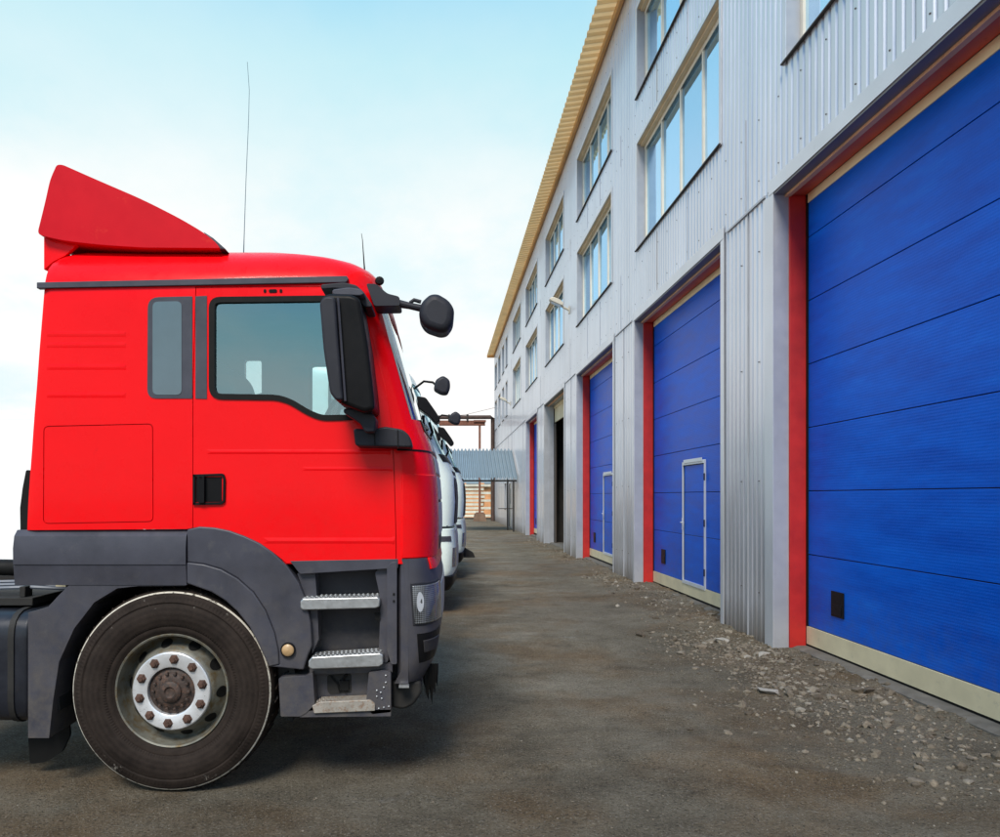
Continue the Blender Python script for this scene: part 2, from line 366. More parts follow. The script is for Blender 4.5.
def offset_poly(pts, d):
    """shrink (d>0) a polygon"""
    n = len(pts); ar = sum(pts[i][0]*pts[(i+1)%n][1]-pts[(i+1)%n][0]*pts[i][1] for i in range(n))
    sg = 1 if ar > 0 else -1; out = []
    for i in range(n):
        p = Vector(pts[i]); e0 = (p-Vector(pts[i-1])).normalized(); e1 = (Vector(pts[(i+1)%n])-p).normalized()
        n0 = Vector((-e0.y, e0.x))*sg; n1 = Vector((-e1.y, e1.x))*sg
        b = (n0+n1); L = b.length
        b = b/L if L > 1e-6 else n0
        out.append(tuple(p + b*d/max(.35, b.dot(n0))))
    return out
def ring_prism(mb, pts, d, y0, y1):
    """frame: band of width d inside polygon pts, from y0 to y1"""
    q = offset_poly(pts, d); n = len(pts)
    vs = [(u,y0,w) for u,w in pts] + [(u,y0,w) for u,w in q] + [(u,y1,w) for u,w in pts] + [(u,y1,w) for u,w in q]; fs = []
    for i in range(n):
        j = (i+1) % n
        fs += [(i,j,n+j,n+i), (2*n+j,2*n+i,3*n+i,3*n+j), (j,i,2*n+i,2*n+j), (n+i,n+j,3*n+j,3*n+i)]
    mb.add(vs, fs)
def boolean(me, cutters, op='DIFFERENCE', self_int=False):
    o = bpy.data.objects.new('work', me); C.objects.link(o); cs = []
    for c in cutters:
        co = bpy.data.objects.new('work_cut', c); C.objects.link(co); cs.append(co)
        md = o.modifiers.new('b', 'BOOLEAN'); md.operation = op; md.object = co; md.solver = 'EXACT'; md.use_self = self_int
    dg = bpy.context.evaluated_depsgraph_get()
    res = bpy.data.meshes.new_from_object(o.evaluated_get(dg))
    for x in cs + [o]: bpy.data.objects.remove(x)
    return res
def clean(mb, name='c'):
    me = mb.mesh(name, [M['red']]); bm = bmesh.new(); bm.from_mesh(me)
    bmesh.ops.remove_doubles(bm, verts=bm.verts, dist=1e-6); bmesh.ops.recalc_face_normals(bm, faces=bm.faces); bm.to_mesh(me); bm.free(); return me

# ------------------------------------------------------------------ world, sun, camera
SUN = Vector((-.17, -.66, .74)).normalized()
sky = bpy.data.worlds.new('World'); scene.world = sky; sky.use_nodes = True
nt = sky.node_tree; nt.nodes.clear()
out = N(nt, 'ShaderNodeOutputWorld'); bg = N(nt, 'ShaderNodeBackground'); bg.inputs[1].default_value = .12
st = N(nt, 'ShaderNodeTexSky', sky_type='NISHITA'); st.sun_disc = False
st.sun_elevation = math.asin(SUN.z); st.sun_rotation = math.atan2(SUN.x, SUN.y); st.altitude = 200; st.air_density = 1.2; st.dust_density = 2.0; st.ozone_density = 1.5
tc = N(nt, 'ShaderNodeTexCoord'); sp = N(nt, 'ShaderNodeSeparateXYZ'); nt.links.new(tc.outputs['Generated'], sp.inputs[0])
zz = mth(nt, 'MAXIMUM', sp.outputs[2], 0.0)
den = mth(nt, 'ADD', zz, .22)
cx = N(nt, 'ShaderNodeCombineXYZ')
nt.links.new(mth(nt, 'DIVIDE', sp.outputs[0], den), cx.inputs[0]); nt.links.new(mth(nt, 'DIVIDE', sp.outputs[1], den), cx.inputs[1])
mp = N(nt, 'ShaderNodeMapping'); mp.inputs['Scale'].default_value = (1.0, .8, 1); mp.inputs['Rotation'].default_value = (0, 0, .5); nt.links.new(cx.outputs[0], mp.inputs[0])
cn = noise(nt, mp.outputs[0], 1.1, 7, .58); cn2 = noise(nt, mp.outputs[0], 3.4, 6, .6)
cl = mth(nt, 'ADD', mth(nt, 'MULTIPLY', cn, .75), mth(nt, 'MULTIPLY', cn2, .25))
# haze: solid white low down, opening to cyan higher up
back = mth(nt, 'MINIMUM', mth(nt, 'MAXIMUM', mth(nt, 'MULTIPLY', sp.outputs[1], -1.6), 0.0), 1.0)
ze = mth(nt, 'MULTIPLY', zz, mth(nt, 'ADD', 1.0, mth(nt, 'MULTIPLY', back, 1.3)))
hz = ramp(nt, ze, [(.0, 1.0), (.22, .98), (.34, .74), (.44, .30), (.56, .02)])
amp = ramp(nt, zz, [(.30, 1.0), (.50, .28)])
mask = mth(nt, 'ADD', hz, mth(nt, 'MULTIPLY', mth(nt, 'MULTIPLY', mth(nt, 'SUBTRACT', cl, .49), 2.5), amp))
mask = mth(nt, 'MINIMUM', mth(nt, 'MAXIMUM', mask, 0.0), 1.0)
cyan = ramp(nt, ze, [(.3, (.62, .94, .98)), (.5, (.50, .87, .96)), (.68, (.28, .64, 1.0)), (.95, (.2, .5, .92))])
def scl(c, k): return mix(nt, 1.0, c, (k, k, k), 'MULTIPLY')
blend = mix(nt, .88, st.outputs[0], scl(cyan, 8.7))          # thin veil over the clear sky
white = ramp(nt, cl, [(.40, (.90, .955, .965)), (.52, (1.0, .98, .96)), (.62, (1.0, .985, .97))])
final = mix(nt, mask, blend, scl(white, 8.75))
nt.links.new(final, bg.inputs[0]); nt.links.new(bg.outputs[0], out.inputs[0])

ld = bpy.data.lights.new('sun', 'SUN'); ld.energy = 3.6; ld.angle = R(20); ld.color = (1.0, .92, .80)
sun = bpy.data.objects.new('sun', ld); C.objects.link(sun); sun.rotation_euler = SUN.to_track_quat('Z', 'Y').to_euler(); sun.location = (-8, -12, 20)

cd = bpy.data.cameras.new('camera'); cam = bpy.data.objects.new('camera', cd); C.objects.link(cam)
cam.location = (0, 0, H); cam.rotation_euler = (R(90), 0, 0)
cd.sensor_fit = 'HORIZONTAL'; cd.sensor_width = 36; cd.lens = 36*F/1000; cd.shift_x = (500-VX)/1000; cd.shift_y = (VY-418.5)/1000
cd.clip_start = .05; cd.clip_end = 2000
scene.camera = cam
scene.view_settings.view_transform = 'Standard'; scene.view_settings.look = 'None'; scene.view_settings.exposure = 0
scene.render.resolution_x, scene.render.resolution_y = 1024, 857
scene.cycles.max_bounces = 10; scene.cycles.transparent_max_bounces = 16

# ------------------------------------------------------------------ ground
def vnoise(x, y, f, seed):
    g = np.random.default_rng(seed).random((256, 256)); u = x*f; w = y*f
    i = np.floor(u).astype(int); j = np.floor(w).astype(int); a = u-i; b_ = w-j
    a = a*a*(3-2*a); b_ = b_*b_*(3-2*b_)
    q = lambda di, dj: g[(i+di) % 256, (j+dj) % 256]
    return (q(0,0)*(1-a)+q(1,0)*a)*(1-b_) + (q(0,1)*(1-a)+q(1,1)*a)*b_ - .5
def ground_z(x, y):
    x = np.asarray(x, float); y = np.asarray(y, float)
    near = np.clip((40 - np.abs(y))/25, 0, 1)
    z = .05*vnoise(x, y, .35, 1) + .028*vnoise(x, y*1.6, 1.1, 2) + .014*vnoise(x, y, 3.1, 3) + .008*vnoise(x, y, 7.5, 4)
    t = np.clip((x-2.1)/1.35, 0, 1); t = t*t*(3-2*t)
    z = z*near + .05*t*near - .012
    z = z + t*near*(.030*vnoise(x, y, 5.3, 8) + .030*vnoise(x, y, 13., 9))
    for cx_, cy_, r_ in ((1.6, 2.2, 2.45), (1.2, 2.6, 1.95), (-.4, 9.5, 4.6), (.3, 12.5, 4.3)):
        d_ = np.sqrt((x-cx_)**2 + (y-cy_)**2) - r_
        z = z + near*(.016*np.exp(-(d_/.05)**2) - .014*np.exp(-((d_+.11)/.07)**2))*(.55 + vnoise(x, y, .8, 12))*(x < 2.4)
    # flatten by the truck's wheel
    k = np.exp(-(((x+1.45)/.8)**2 + ((y-4.1)/.7)**2)); z = z*(1-k) + k*(-.022)
    return z
def axis(segs):
    o = []
    for a, b_, n in segs: o += list(np.linspace(a, b_, n, endpoint=False))
    return np.array(o + [segs[-1][1]])
gx = axis([(-900,-60,8), (-60,-10,12), (-10,-4.2,24), (-4.2,1.8,100), (1.8,4.0,60), (4.0,20,10), (20,900,10)])
gy = axis([(-300,-20,6), (-20,1.5,14), (1.5,14,300), (14,32,120), (32,60,40), (60,200,14), (200,1500,8)])
GX, GY = np.meshgrid(gx, gy); GZ = ground_z(GX, GY)
mb = MB(); mb.grid([[(GX[i,j], GY[i,j], GZ[i,j]) for j in range(len(gx))] for i in range(len(gy))])
struct(mb.build('ground', M['ground'], fixn=False, angle=80))

# rubble and grit
ico = bmesh.new(); bmesh.ops.create_icosphere(ico, subdivisions=1, radius=1)
IV = np.array([v.co[:] for v in ico.verts]); IF = [tuple(v.index for v in f.verts) for f in ico.faces]; ico.free()
def stone(mb, x, y, r, flat=.85, sink=.02):
    d = rng.uniform(.55, 1.2, (len(IV), 1)); s = np.array([rng.uniform(.7, 1.5), rng.uniform(.7, 1.3), flat*rng.uniform(.7, 1.2)])*r
    v = IV*d*s; a = rng.uniform(0, 6.28); c, s_ = math.cos(a), math.sin(a)
    v = v @ np.array([[c,-s_,0],[s_,c,0],[0,0,1]]).T
    z = float(ground_z(x, y)) + r*flat*sink
    mb.add(v + np.array([x, y, z]), IF)
mb = MB()
clusters = [(3.05,7.0,.36,.9,900), (2.9,8.0,.30,.5,700), (3.1,4.8,.36,1.0,900), (2.85,6.2,.22,.5,400), (3.2,12.6,.22,1.0,420), (3.1,14.1,.22,.6,420), (3.2,10.3,.26,.9,420),
            (3.2,19.6,.2,.9,260), (2.3,5.7,.22,.25,60), (2.7,5.0,.35,.6,260), (3.2,26,.2,1.2,160)]
for cx_, cy_, sx_, sy_, n in clusters:
    for _ in range(n):
        x = rng.normal(cx_, sx_); y = rng.normal(cy_, sy_)
        if x > 3.42 + (.2 if any(d[0]+.1 < y < d[1]-.1 for d in ((3.5,7.68),(9.14,13.26),(14.95,19.0))) else 0) or y < 2.2: continue
        stone(mb, x, y, float(np.clip(rng.lognormal(-4.55, .6), .004, .055)))
for _ in range(1500):
    y = rng.uniform(2.6, 30); x = (3.60 if any(d[0]+.1 < y < d[1]-.1 for d in ((3.5,7.68),(9.14,13.26),(14.95,19.0))) else 3.42) - abs(rng.exponential(.28)); stone(mb, x, y, float(np.clip(rng.lognormal(-4.6, .55), .004, .045)))
for _ in range(6000):
    y = 2.3 + abs(rng.exponential(4.5)); x = rng.uniform(-3.4, 3.4)
    stone(mb, x, y, float(np.clip(rng.lognormal(-5.75, .45), .0015, .011)))
o = mb.build('rubble', M['stone'], smooth=False, fixn=False)
tag(o, 'loose grey stones and grit strewn along the foot of the wall', 'rubble'); o['kind'] = 'stuff'
for i, (x, y, r_, lab) in enumerate([(2.62, 6.05, .075, 'long pale stone lying flat in the rubble before the nearest blue door'),
                                 (2.98, 8.0, .085, 'chunky pale stone at the foot of the wall pier between the two nearest blue doors'),
                                 (3.14, 7.35, .075, 'pale rough stone lying against the red post of the nearest blue door')]):
    mb = MB(); z = float(ground_z(x, y)); stone(mb, x, y, r_, .55, .25)
    tag(mb.build('stone', M['pale_stone'], org=(x, y, z), smooth=False), lab, 'stone')

# ------------------------------------------------------------------ cab shell: stacked plan outlines
class Shell:
    """levels: (z, rear x, front x, side inset)"""
    def __init__(s, lv, y0, width, a, b, bow): s.L = sorted(lv); s.y0 = y0; s.w = width; s.a = a; s.b = b; s.bow = bow
    def lev(s, z):
        zs = [l[0] for l in s.L]; return [float(np.interp(z, zs, [l[k] for l in s.L])) for k in (1, 2, 3)]
    def pt(s, z, u, off=0):
        """u<0: on the near side, u metres behind the corner; 0..1 corner; 1..2 front; 2..3 far corner; >3 far side"""
        xr, xf, ins = s.lev(z); a, b = s.a, s.b; half = s.w/2; cy = s.y0+half
        far = u > 1.5; q = 3-u if far else u
        if q < 0: x, d = xf-a+q, ins
        elif q <= 1:
            t = q*math.pi/2; e = 2/2.4
            x = xf-a + a*math.sin(t)**e; d = ins + b*(1-math.cos(t)**e)
        else:
            d = ins+b + (q-1)*2*(half-ins-b); x = xf + s.bow*(1-((half-d)/(half-ins-b))**2)
        if q < 0: nx, ny = 0, -1
        elif q <= 1: nx, ny = math.sin(q*math.pi/2), -math.cos(q*math.pi/2)
        else: nx, ny = 1, 0
        x += nx*off; d += ny*off
        return (x, (s.y0+d) if not far else (s.y0+s.w-d), z)
    def ring(s, z, off=0, rear=None):
        xr, xf, ins = s.lev(z); rear = xr-off if rear is None else rear
        us = [i/9 for i in range(10)] + [1.15, 1.33, 1.5]
        near = [s.pt(z, u, off) for u in us]; ys = s.y0+ins-off
        p = [(rear, ys+.05, z), (rear+.02, ys+.012, z), (rear+.06, ys, z)] + near
        mirr = [(x, 2*(s.y0+s.w/2)-y, zz_) for x, y, zz_ in reversed(p[:-1])]
        return p + mirr
    def solid(s, zs, off=0, rear=None):
        mb = MB(); rings = [s.ring(z, off, rear) for z in zs]; n = len(rings[0])
        vs = [p for r_ in rings for p in r_]; fs = []
        for i in range(len(rings)-1):
            for k in range(n): fs.append((i*n+k, i*n+(k+1)%n, (i+1)*n+(k+1)%n, (i+1)*n+k))
        fs += [tuple(range(n-1,-1,-1)), tuple(range(len(vs)-n, len(vs)))]
        mb.add(vs, fs); return mb
    def patch(s, mb, zs, us, off, thick=.012):
        front = [[s.pt(z, u(z) if callable(u) else u, off) for u in us] for z in zs]
        back = [[s.pt(z, u(z) if callable(u) else u, off-thick) for u in us] for z in zs]
        m_, n = len(zs), len(us); g = lambda i, k, t: t*m_*n + i*n + k; fs = []
        for i in range(m_-1):
            for k in range(n-1):
                fs += [(g(i,k,0), g(i,k+1,0), g(i+1,k+1,0), g(i+1,k,0)), (g(i,k+1,1), g(i,k,1), g(i+1,k,1), g(i+1,k+1,1))]
        for i in range(m_-1): fs += [(g(i,0,0), g(i+1,0,0), g(i+1,0,1), g(i,0,1)), (g(i+1,n-1,0), g(i,n-1,0), g(i,n-1,1), g(i+1,n-1,1))]
        for k in range(n-1): fs += [(g(0,k+1,0), g(0,k,0), g(0,k,1), g(0,k+1,1)), (g(m_-1,k,0), g(m_-1,k+1,0), g(m_-1,k+1,1), g(m_-1,k,1))]
        mb.add([p for r_ in front for p in r_] + [p for r_ in back for p in r_], fs)

D = 4.0; W = 2.44
Zp = lambda py, Y=D: H + (VY-py)/F*Y
Xp = lambda px, Y=D: (px-VX)/F*Y
# photograph outline of the cab: (py, rear px, front px, inset)
prof = [(564,21,437,0), (540,22,437.5,0), (520,22.6,437.5,0), (500,23.5,437,0), (470,25.5,435,0), (450,27,432,0), (440,27.7,429.5,0), (430,28.4,426,0),
        (415,29.5,421,0), (385,32,413,0), (350,34.5,404,0), (320,37,396,0), (300,38.6,390.5,0), (287,39.7,386,0), (280,40.5,382.5,.006), (274,41.8,383,.02),
        (268,44,380,.04), (263,48,375,.065), (259,54,367,.09), (256,61,354,.125), (254,69,338,.16), (252.5,80,316,.21)]
lv = [(Zp(py, D+i), Xp(r_, D+i), Xp(f, D+.3), i) for py, r_, f, i in prof]
ztop = lv[-1][0]
lv.append((ztop+.035, lv[-1][1]+.14, lv[-1][2]-.2, .5))
cab = Shell(lv, D, W, .25, .36, .02)
TR = thing('red_tractor_truck', 'bright red lorry tractor cab in front with charcoal plastic skirts and red roof deflector', 'truck', (-1.45, D+W/2, 0))

zlev = [l[0] for l in cab.L]
outer = clean(cab.solid(zlev)); zin = [z for z in zlev if z < ztop-.02]
zin = [zlev[0]+.05] + [z for z in zin if z > zlev[0]+.06]
inner = clean(cab.solid(zin, -.05))
shell = boolean(outer, [inner])
# window outlines (photo px)
win_px = [(211,299), (358,297.3), (367,418), (322,419), (309,414), (290,402.5), (277,398.5), (211,397.5)]
win = rpoly(poly(win_px, D), [.05,.04,.03,.06,.1,.1,.05,.06])
rwin = rpoly(poly([(151,301), (190.5,299), (190.5,396), (151,396)], D), [.06,.01,.01,.05])
def cutter(pts, y0, y1): return clean(MB().prism(pts, y0, y1))
front_cut = poly([(376,292), (500,292), (500,417), (409,417)], D)
arch_cut = poly([(-20,530.5), (187,529), (200,526.5), (215,527.5), (230,530.5), (245,536), (260,543), (273,552), (286,564), (300,575), (300,640), (-20,640)], D)
farwin2 = rpoly([(-1.142,2.70), (-.42,2.70), (-.35,1.98), (-.70,1.98), (-.9,2.12), (-1.142,2.12)], .05)
farwin = rpoly([(-1.69,2.73), (-1.545,2.73), (-1.545,2.12), (-1.69,2.12)], .03)
cuts = [cutter(win, D-.2, D+.3), cutter(farwin2, D+W-.4, D+W+.2), cutter(farwin, D+W-.4, D+W+.2), cutter(arch_cut, D-.3, D+W+.3), cutter(front_cut, D+.11, D+W-.11)]
shell = boolean(shell, cuts)
door_px = [(195.5,287), (367,286), (371,300), (376,330), (384,378), (392,426), (394.5,470), (396.5,540), (396.5,561), (286.5,564), (273,553), (260,544), (245,537), (230,531.5), (215,528.5), (200,527.5), (192.5,529), (192.5,395)]
door_pts = poly(door_px, D)
door = boolean(shell.copy(), [cutter(offset_poly(door_pts, .004), D-.1, D+.022)], 'INTERSECT')
hatch_pts = rpoly(poly([(43.5,426), (153,423.5), (153.5,522), (43,524)], D), .03)
hatch = boolean(shell.copy(), [cutter(offset_poly(hatch_pts, .0045), D-.1, D+.018)], 'INTERSECT')
shell = boolean(shell, [cutter(door_pts, D-.1, D+.026), cutter(hatch_pts, D-.1, D+.022)])
# pressed ribs low on the sleeper panel: shallow grooves
# inner faces get the lining colour
bmI = bmesh.new(); bmI.from_mesh(inner); tree = BVHTree.FromBMesh(bmI)
def line_inside(me):
    me.materials.clear(); me.materials.append(M['red']); me.materials.append(M['lining'])
    for p in me.polygons:
        h = tree.find_nearest(p.center); p.material_index = 1 if h[0] is not None and h[3] < .004 else 0
for me in (shell, door, hatch): line_inside(me)
def shift(me, org):
    me.transform(Matrix.Translation((-org[0], -org[1], -org[2])))
def add_part(name, me, parent, **k):
    org = ORG[parent.name]; shift(me, org); return link(name, me, parent, org, **k)
CAB = add_part('cab', shell, TR, angle=28)
DOOR = add_part('door', door, TR, angle=28)
add_part('locker_hatch', hatch, TR, angle=28)
T = lambda mb, name, m_, parent=TR, **k: mb.build(name, M[m_] if isinstance(m_, str) else m_, parent, **k)

# door window: black seal, glass; far side the same
for side in (0, 1):
    y = D if side == 0 else D+W
    s = 1 if side == 0 else -1
    wn = win if side == 0 else farwin2
    mb = MB(); ring_prism(mb, offset_poly(wn, -.010), .030, y-.007*s, y+.03*s)
    dp = DOOR if side == 0 else CAB
    T(mb, 'window_seal', 'rubber', dp)
    mb = MB(); mb.add([(u, y+.012*s, w) for u, w in offset_poly(wn, .006)], [tuple(range(len(wn)))])
    T(mb, 'door_glass', 'glass', dp, fixn=False)
# charcoal pillar panel and fixed rear window
mb = MB(); mb.add([(u, D+W-.012, w) for u, w in offset_poly(farwin, -.012)], [tuple(range(len(farwin)))]); T(mb, 'rear_side_window', 'glass', CAB, fixn=False)
mb = MB(); mb.prism(rpoly(poly([(148,297.5), (192.5,296.5), (192.5,398.5), (147.5,398.5)], D), [.06,.004,.004,.05]), D-.004, D+.01); T(mb, 'pillar_panel', 'charcoal')
mb = MB(); mb.prism(rpoly(poly([(153,302), (182,301.5), (182,395), (153,395)], D), .03), D-.0065, D-.004); T(mb, 'rear_side_window', mat('smoked_window', (.10,.15,.18), .08, var=.1, spec=.8))
mb = MB(); mb.prism(poly([(195.6,296.5), (207,296), (207,399), (195.6,398.5)], D), D-.004, D+.01); T(mb, 'door_pillar_panel', 'charcoal', DOOR)
# roof rail strip
mb = MB(); mb.prism(rpoly(poly([(38,283), (347,276.5), (349,279.5), (346.5,283), (38,289)], D), .004), D-.014, D+.02); T(mb, 'roof_rail', 'charcoal', bevel=.004)
mb = MB()
for cx_ in (265, 273, 281): mb.prism(rpoly(poly([(cx_-(4 if cx_==273 else 1.3),289.5), (cx_+(4 if cx_==273 else 1.3),289.3), (cx_+(4 if cx_==273 else 1.3),292.6), (cx_-(4 if cx_==273 else 1.3),292.8)], D), .008), D-.004, D+.004)
T(mb, 'door_badge', 'black', DOOR)
# windscreen and cowl
zs = list(np.linspace(Zp(418), Zp(291), 14)); us = [.18,.3,.45,.6,.75,.9,1.0,1.25,1.5,1.75,2.0,2.1,2.25,2.4,2.55,2.7,2.82]
mb = MB(); mb.grid([[cab.pt(z, u, -.012) for u in us] for z in zs]); T(mb, 'windscreen', 'screen', CAB, fixn=False)
# door creases (pressed swages) as thin raised lines of paint
def soft_rib(name, x0, x1, py, parent, w=4.2, d=.002):
    mb = MB(); x0, x1 = Xp(x0), Xp(x1)
    mb.grid([[(x0,D+.001,Zp(py-w)), (x1,D+.001,Zp(py-w))], [(x0+.03,D-d,Zp(py-.6)), (x1-.004,D-d,Zp(py-.6))], [(x0+.03,D-d,Zp(py+.4)), (x1-.004,D-d,Zp(py+.4))], [(x0,D+.001,Zp(py+w*.8)), (x1,D+.001,Zp(py+w*.8))]])
    T(mb, name, 'red', parent, angle=80)
soft_rib('door_crease', 205, 391, 452, DOOR, 3.4, .003); soft_rib('door_crease', 262, 395, 541, DOOR, 4.0, .004); soft_rib('door_crease', 300, 393, 469, DOOR, 3.0, .0022)
for py in (334, 345, 367, 395):
    mb = MB(); x0, x1 = Xp(46), Xp(127)
    mb.grid([[(x0,D+.001,Zp(py-4.2)), (x1,D+.001,Zp(py-4.2))], [(x0+.01,D-.002,Zp(py-.6)), (x1-.01,D-.002,Zp(py-.6))], [(x0+.01,D-.002,Zp(py+.4)), (x1-.01,D-.002,Zp(py+.4))], [(x0,D+.001,Zp(py+4.2)), (x1,D+.001,Zp(py+4.2))]])
    T(mb, 'panel_rib', 'red', angle=80)
# handle
mb = MB(); ring_prism(mb, rpoly(poly([(193.5,474.5), (224,473.5), (226,478), (225.5,502), (222,504.5), (193.5,505)], D), [.004,.02,.02,.02,.02,.004]), .012, D-.014, D+.004)
mb.prism(poly([(196,477), (222,477), (222,502), (196,502)], D), D-.003, D+.003); T(mb, 'door_handle', 'black', DOOR, bevel=.003)
mb = MB(); mb.prism(rpoly(poly([(199,476), (206,475.5), (206,503), (200,503)], D), .01), D-.03, D-.004); mb.lathe([(.006,-.034),(.006,-.028)], at(202.5,477.5,D), 10)
T(mb, 'handle_grip', 'black', DOOR, bevel=.005)
# red corner panel, front seam, grille side, red front panel
ub = lambda px: (lambda z: (Xp(px) - (cab.lev(z)[1]-cab.a)))        # metres behind the corner start
def u_of(px, z):
    tgt = Xp(px); lo, hi = -1.5, 1.0
    for _ in range(40):
        md = (lo+hi)/2
        p = cab.pt(z, md); X = p[0]/p[1]*D
        if X < tgt: lo = md
        else: hi = md
    return lo
def cols(px0, u1, n=12): return [(lambda z, k=k: u_of(px0, z) + (u1-u_of(px0, z))*k/n) for k in range(n+1)]
mb = MB(); cab.patch(mb, list(np.linspace(Zp(558.5), Zp(474), 12)), cols(402, 1.02), .006, .014); T(mb, 'corner_panel', 'red', bevel=.004)
mb = MB(); cab.patch(mb, [Zp(450.6), Zp(448.6)], cols(397, 1.2), .0015, .006); T(mb, 'panel_gap', 'black')
mb = MB()
for a_, b_ in ((432,447), (452,471), (474,500), (503,540)): cab.patch(mb, list(np.linspace(Zp(b_), Zp(a_), 5)), [1.04,1.12,1.25,1.5,1.75,1.88,1.96], .007, .016)
T(mb, 'grille', 'silver_grille', bevel=.004)
mb = MB(); cab.patch(mb, list(np.linspace(Zp(556), Zp(432), 6)), [1.02,1.12,1.25,1.5,1.75,1.88,1.98], .002, .006); T(mb, 'grille_backing', 'black')
# black wiper cowl
mb = MB(); cab.patch(mb, list(np.linspace(Zp(427), Zp(415), 4)), [.86,.93,1.0,1.25,1.5,1.75,2.0,2.1,2.25], .006, .02); T(mb, 'wiper_cowl', 'black')
mb = MB()
for u0, u1 in ((1.1,1.45), (1.5,1.85)):
    mb.tube([cab.pt(Zp(421),u0,.014), cab.pt(Zp(412),(u0*.3+u1*.7),.012), cab.pt(Zp(405),u1,.004)], .007, 6)
T(mb, 'wiper', 'black')
# interior: dash, seats, rear bunk curtain, wheel
mb = MB(); mb.prism(poly([(356,438), (372,422), (398,422), (408,440), (410,550), (380,550)], D), D+.16, D+W-.16); T(mb, 'dashboard', 'seat', bevel=.02)
for k, y in enumerate((D+.30, D+1.55)):
    mb = MB(); mb.prism(rpoly(poly([(205,372), (228,365), (240,378), (246,400), (262,475), (330,478), (335,500), (240,505)], D+.5), .04), y, y+.52); T(mb, 'cab_seat', 'seat', bevel=.05, seg=3)
mb = MB(); c = at(330, 420, D+1.8); mb.tube([(c[0]+.16*math.cos(t)*.5, D+1.8+.22*math.sin(t), c[2]+.17*math.cos(t)) for t in np.linspace(0, 6.283, 25)], .014, 6, False); T(mb, 'steering_wheel', 'black')

# mirrors
mb = MB(); q = rpoly(poly([(321,299), (327,294.5), (352,295), (360,299), (368,345), (374,396), (375,409.5), (365,413), (342,404), (334,398), (327,350)], 3.68), .02)
mb.prism(q, 3.66, 3.98); HM = T(mb, 'side_mirror', 'black', bevel=.035, seg=4)
mb = MB(); q = rpoly(poly([(319.5,302), (325,296), (335,297), (338,340), (343,400), (336,400.5), (330,393), (323.5,350)], 3.62), .02); mb.prism(q, 3.615, 3.94); T(mb, 'mirror_bezel', 'charcoal_dark', HM, bevel=.02, seg=3)
mb = MB(); mb.tube([at(338,298,3.64), at(341,340,3.64), at(345.3,401,3.64)], .006, 6); T(mb, 'housing_edge', 'charcoal', HM)
mb = MB(); q = rpoly(poly([(322.5,287), (345,285), (357,287.5), (364.5,294), (373,307), (372.5,309.5), (365,309.5), (357,297.5), (352,293), (336,291), (322.5,292)], 3.85), .012)
mb.prism(q, 3.80, 4.02); T(mb, 'mirror_arm', 'charcoal_dark', bevel=.012, seg=3)
mb = MB(); mb.prism(rpoly(poly([(334,292.5), (350,290.5), (362,292), (366,297), (362,299), (334,298)], 3.78), .012), 3.72, 3.92); T(mb, 'arm_joint', 'charcoal', HM, bevel=.012)
mb = MB(); mb.prism(rpoly(poly([(345,410), (361,410), (375,416), (377,421), (375.5,433), (366,433), (361,424), (345,414)], 3.82), .012), 3.76, 3.92); T(mb, 'mirror_stalk', 'charcoal_dark', HM, bevel=.012)
mb = MB(); mb.prism(rpoly(poly([(354,429), (374,430), (385,427), (403,430), (410,436), (413,448), (356,446.5)], 3.9), .02), 3.86, 4.02); MBS = T(mb, 'mirror_base', 'charcoal_dark', bevel=.018, seg=3)
for q in ([(397.3,430), (398.3,430), (398.6,448), (397.6,448)], [(374,432), (375,432), (375.5,446), (374.5,446)]):
    mb = MB(); mb.prism(poly(q, 3.86), 3.855, 3.9); T(mb, 'base_joint', 'black', MBS)
# front (kerb) mirror with arm
mb = MB(); mb.prism(rpoly(poly([(367,286), (377,286.5), (388,296), (400,299), (401,308), (375,308.5)], 3.98), .015), 3.93, 4.10)
mb.tube([at(398,303.5,4.0), at(410,306,4.0), at(424,309,4.0)], [.022,.018,.02], 10)
mb.tube([at(410,303,4.0), at(414,300,4.0), at(421,302,4.0)], .011, 8); T(mb, 'front_mirror_arm', 'charcoal_dark', bevel=.008)
mb = MB(); q = rpoly(poly([(418.5,318), (421,304), (430,296), (438,295.5), (449,302), (454.5,311), (453,325), (447,333), (440,334), (425,329)], 3.96), .03); mb.prism(q, 3.90, 4.10); FM = T(mb, 'front_mirror', 'charcoal_dark', bevel=.045, seg=4)
# small things on the roof edge
mb = MB(); mb.tube([at(365,275,4.3), at(364,262,4.3), at(362.5,240,4.3), at(361.5,233.5,4.3)], [.006,.004,.0022,.0015], 6); T(mb, 'short_aerial', 'black')
mb = MB(); mb.tube([at(243.5,258,4.7), at(244.2,235,4.7), at(246,180,4.7), at(248.6,120,4.7), at(249.3,90,4.7), at(247.3,62,4.7)], [.004,.0026,.002,.0018,.0016,.0014], 6); T(mb, 'whip_aerial', mat('grey_aerial', (.12,.20,.24), .5))
mb = MB(); mb.lathe([(0,-.02),(.02,-.018),(.026,0),(.02,.02),(0,.022)], at(379.5,281,4.14), 12); T(mb, 'marker_lamp', 'black')
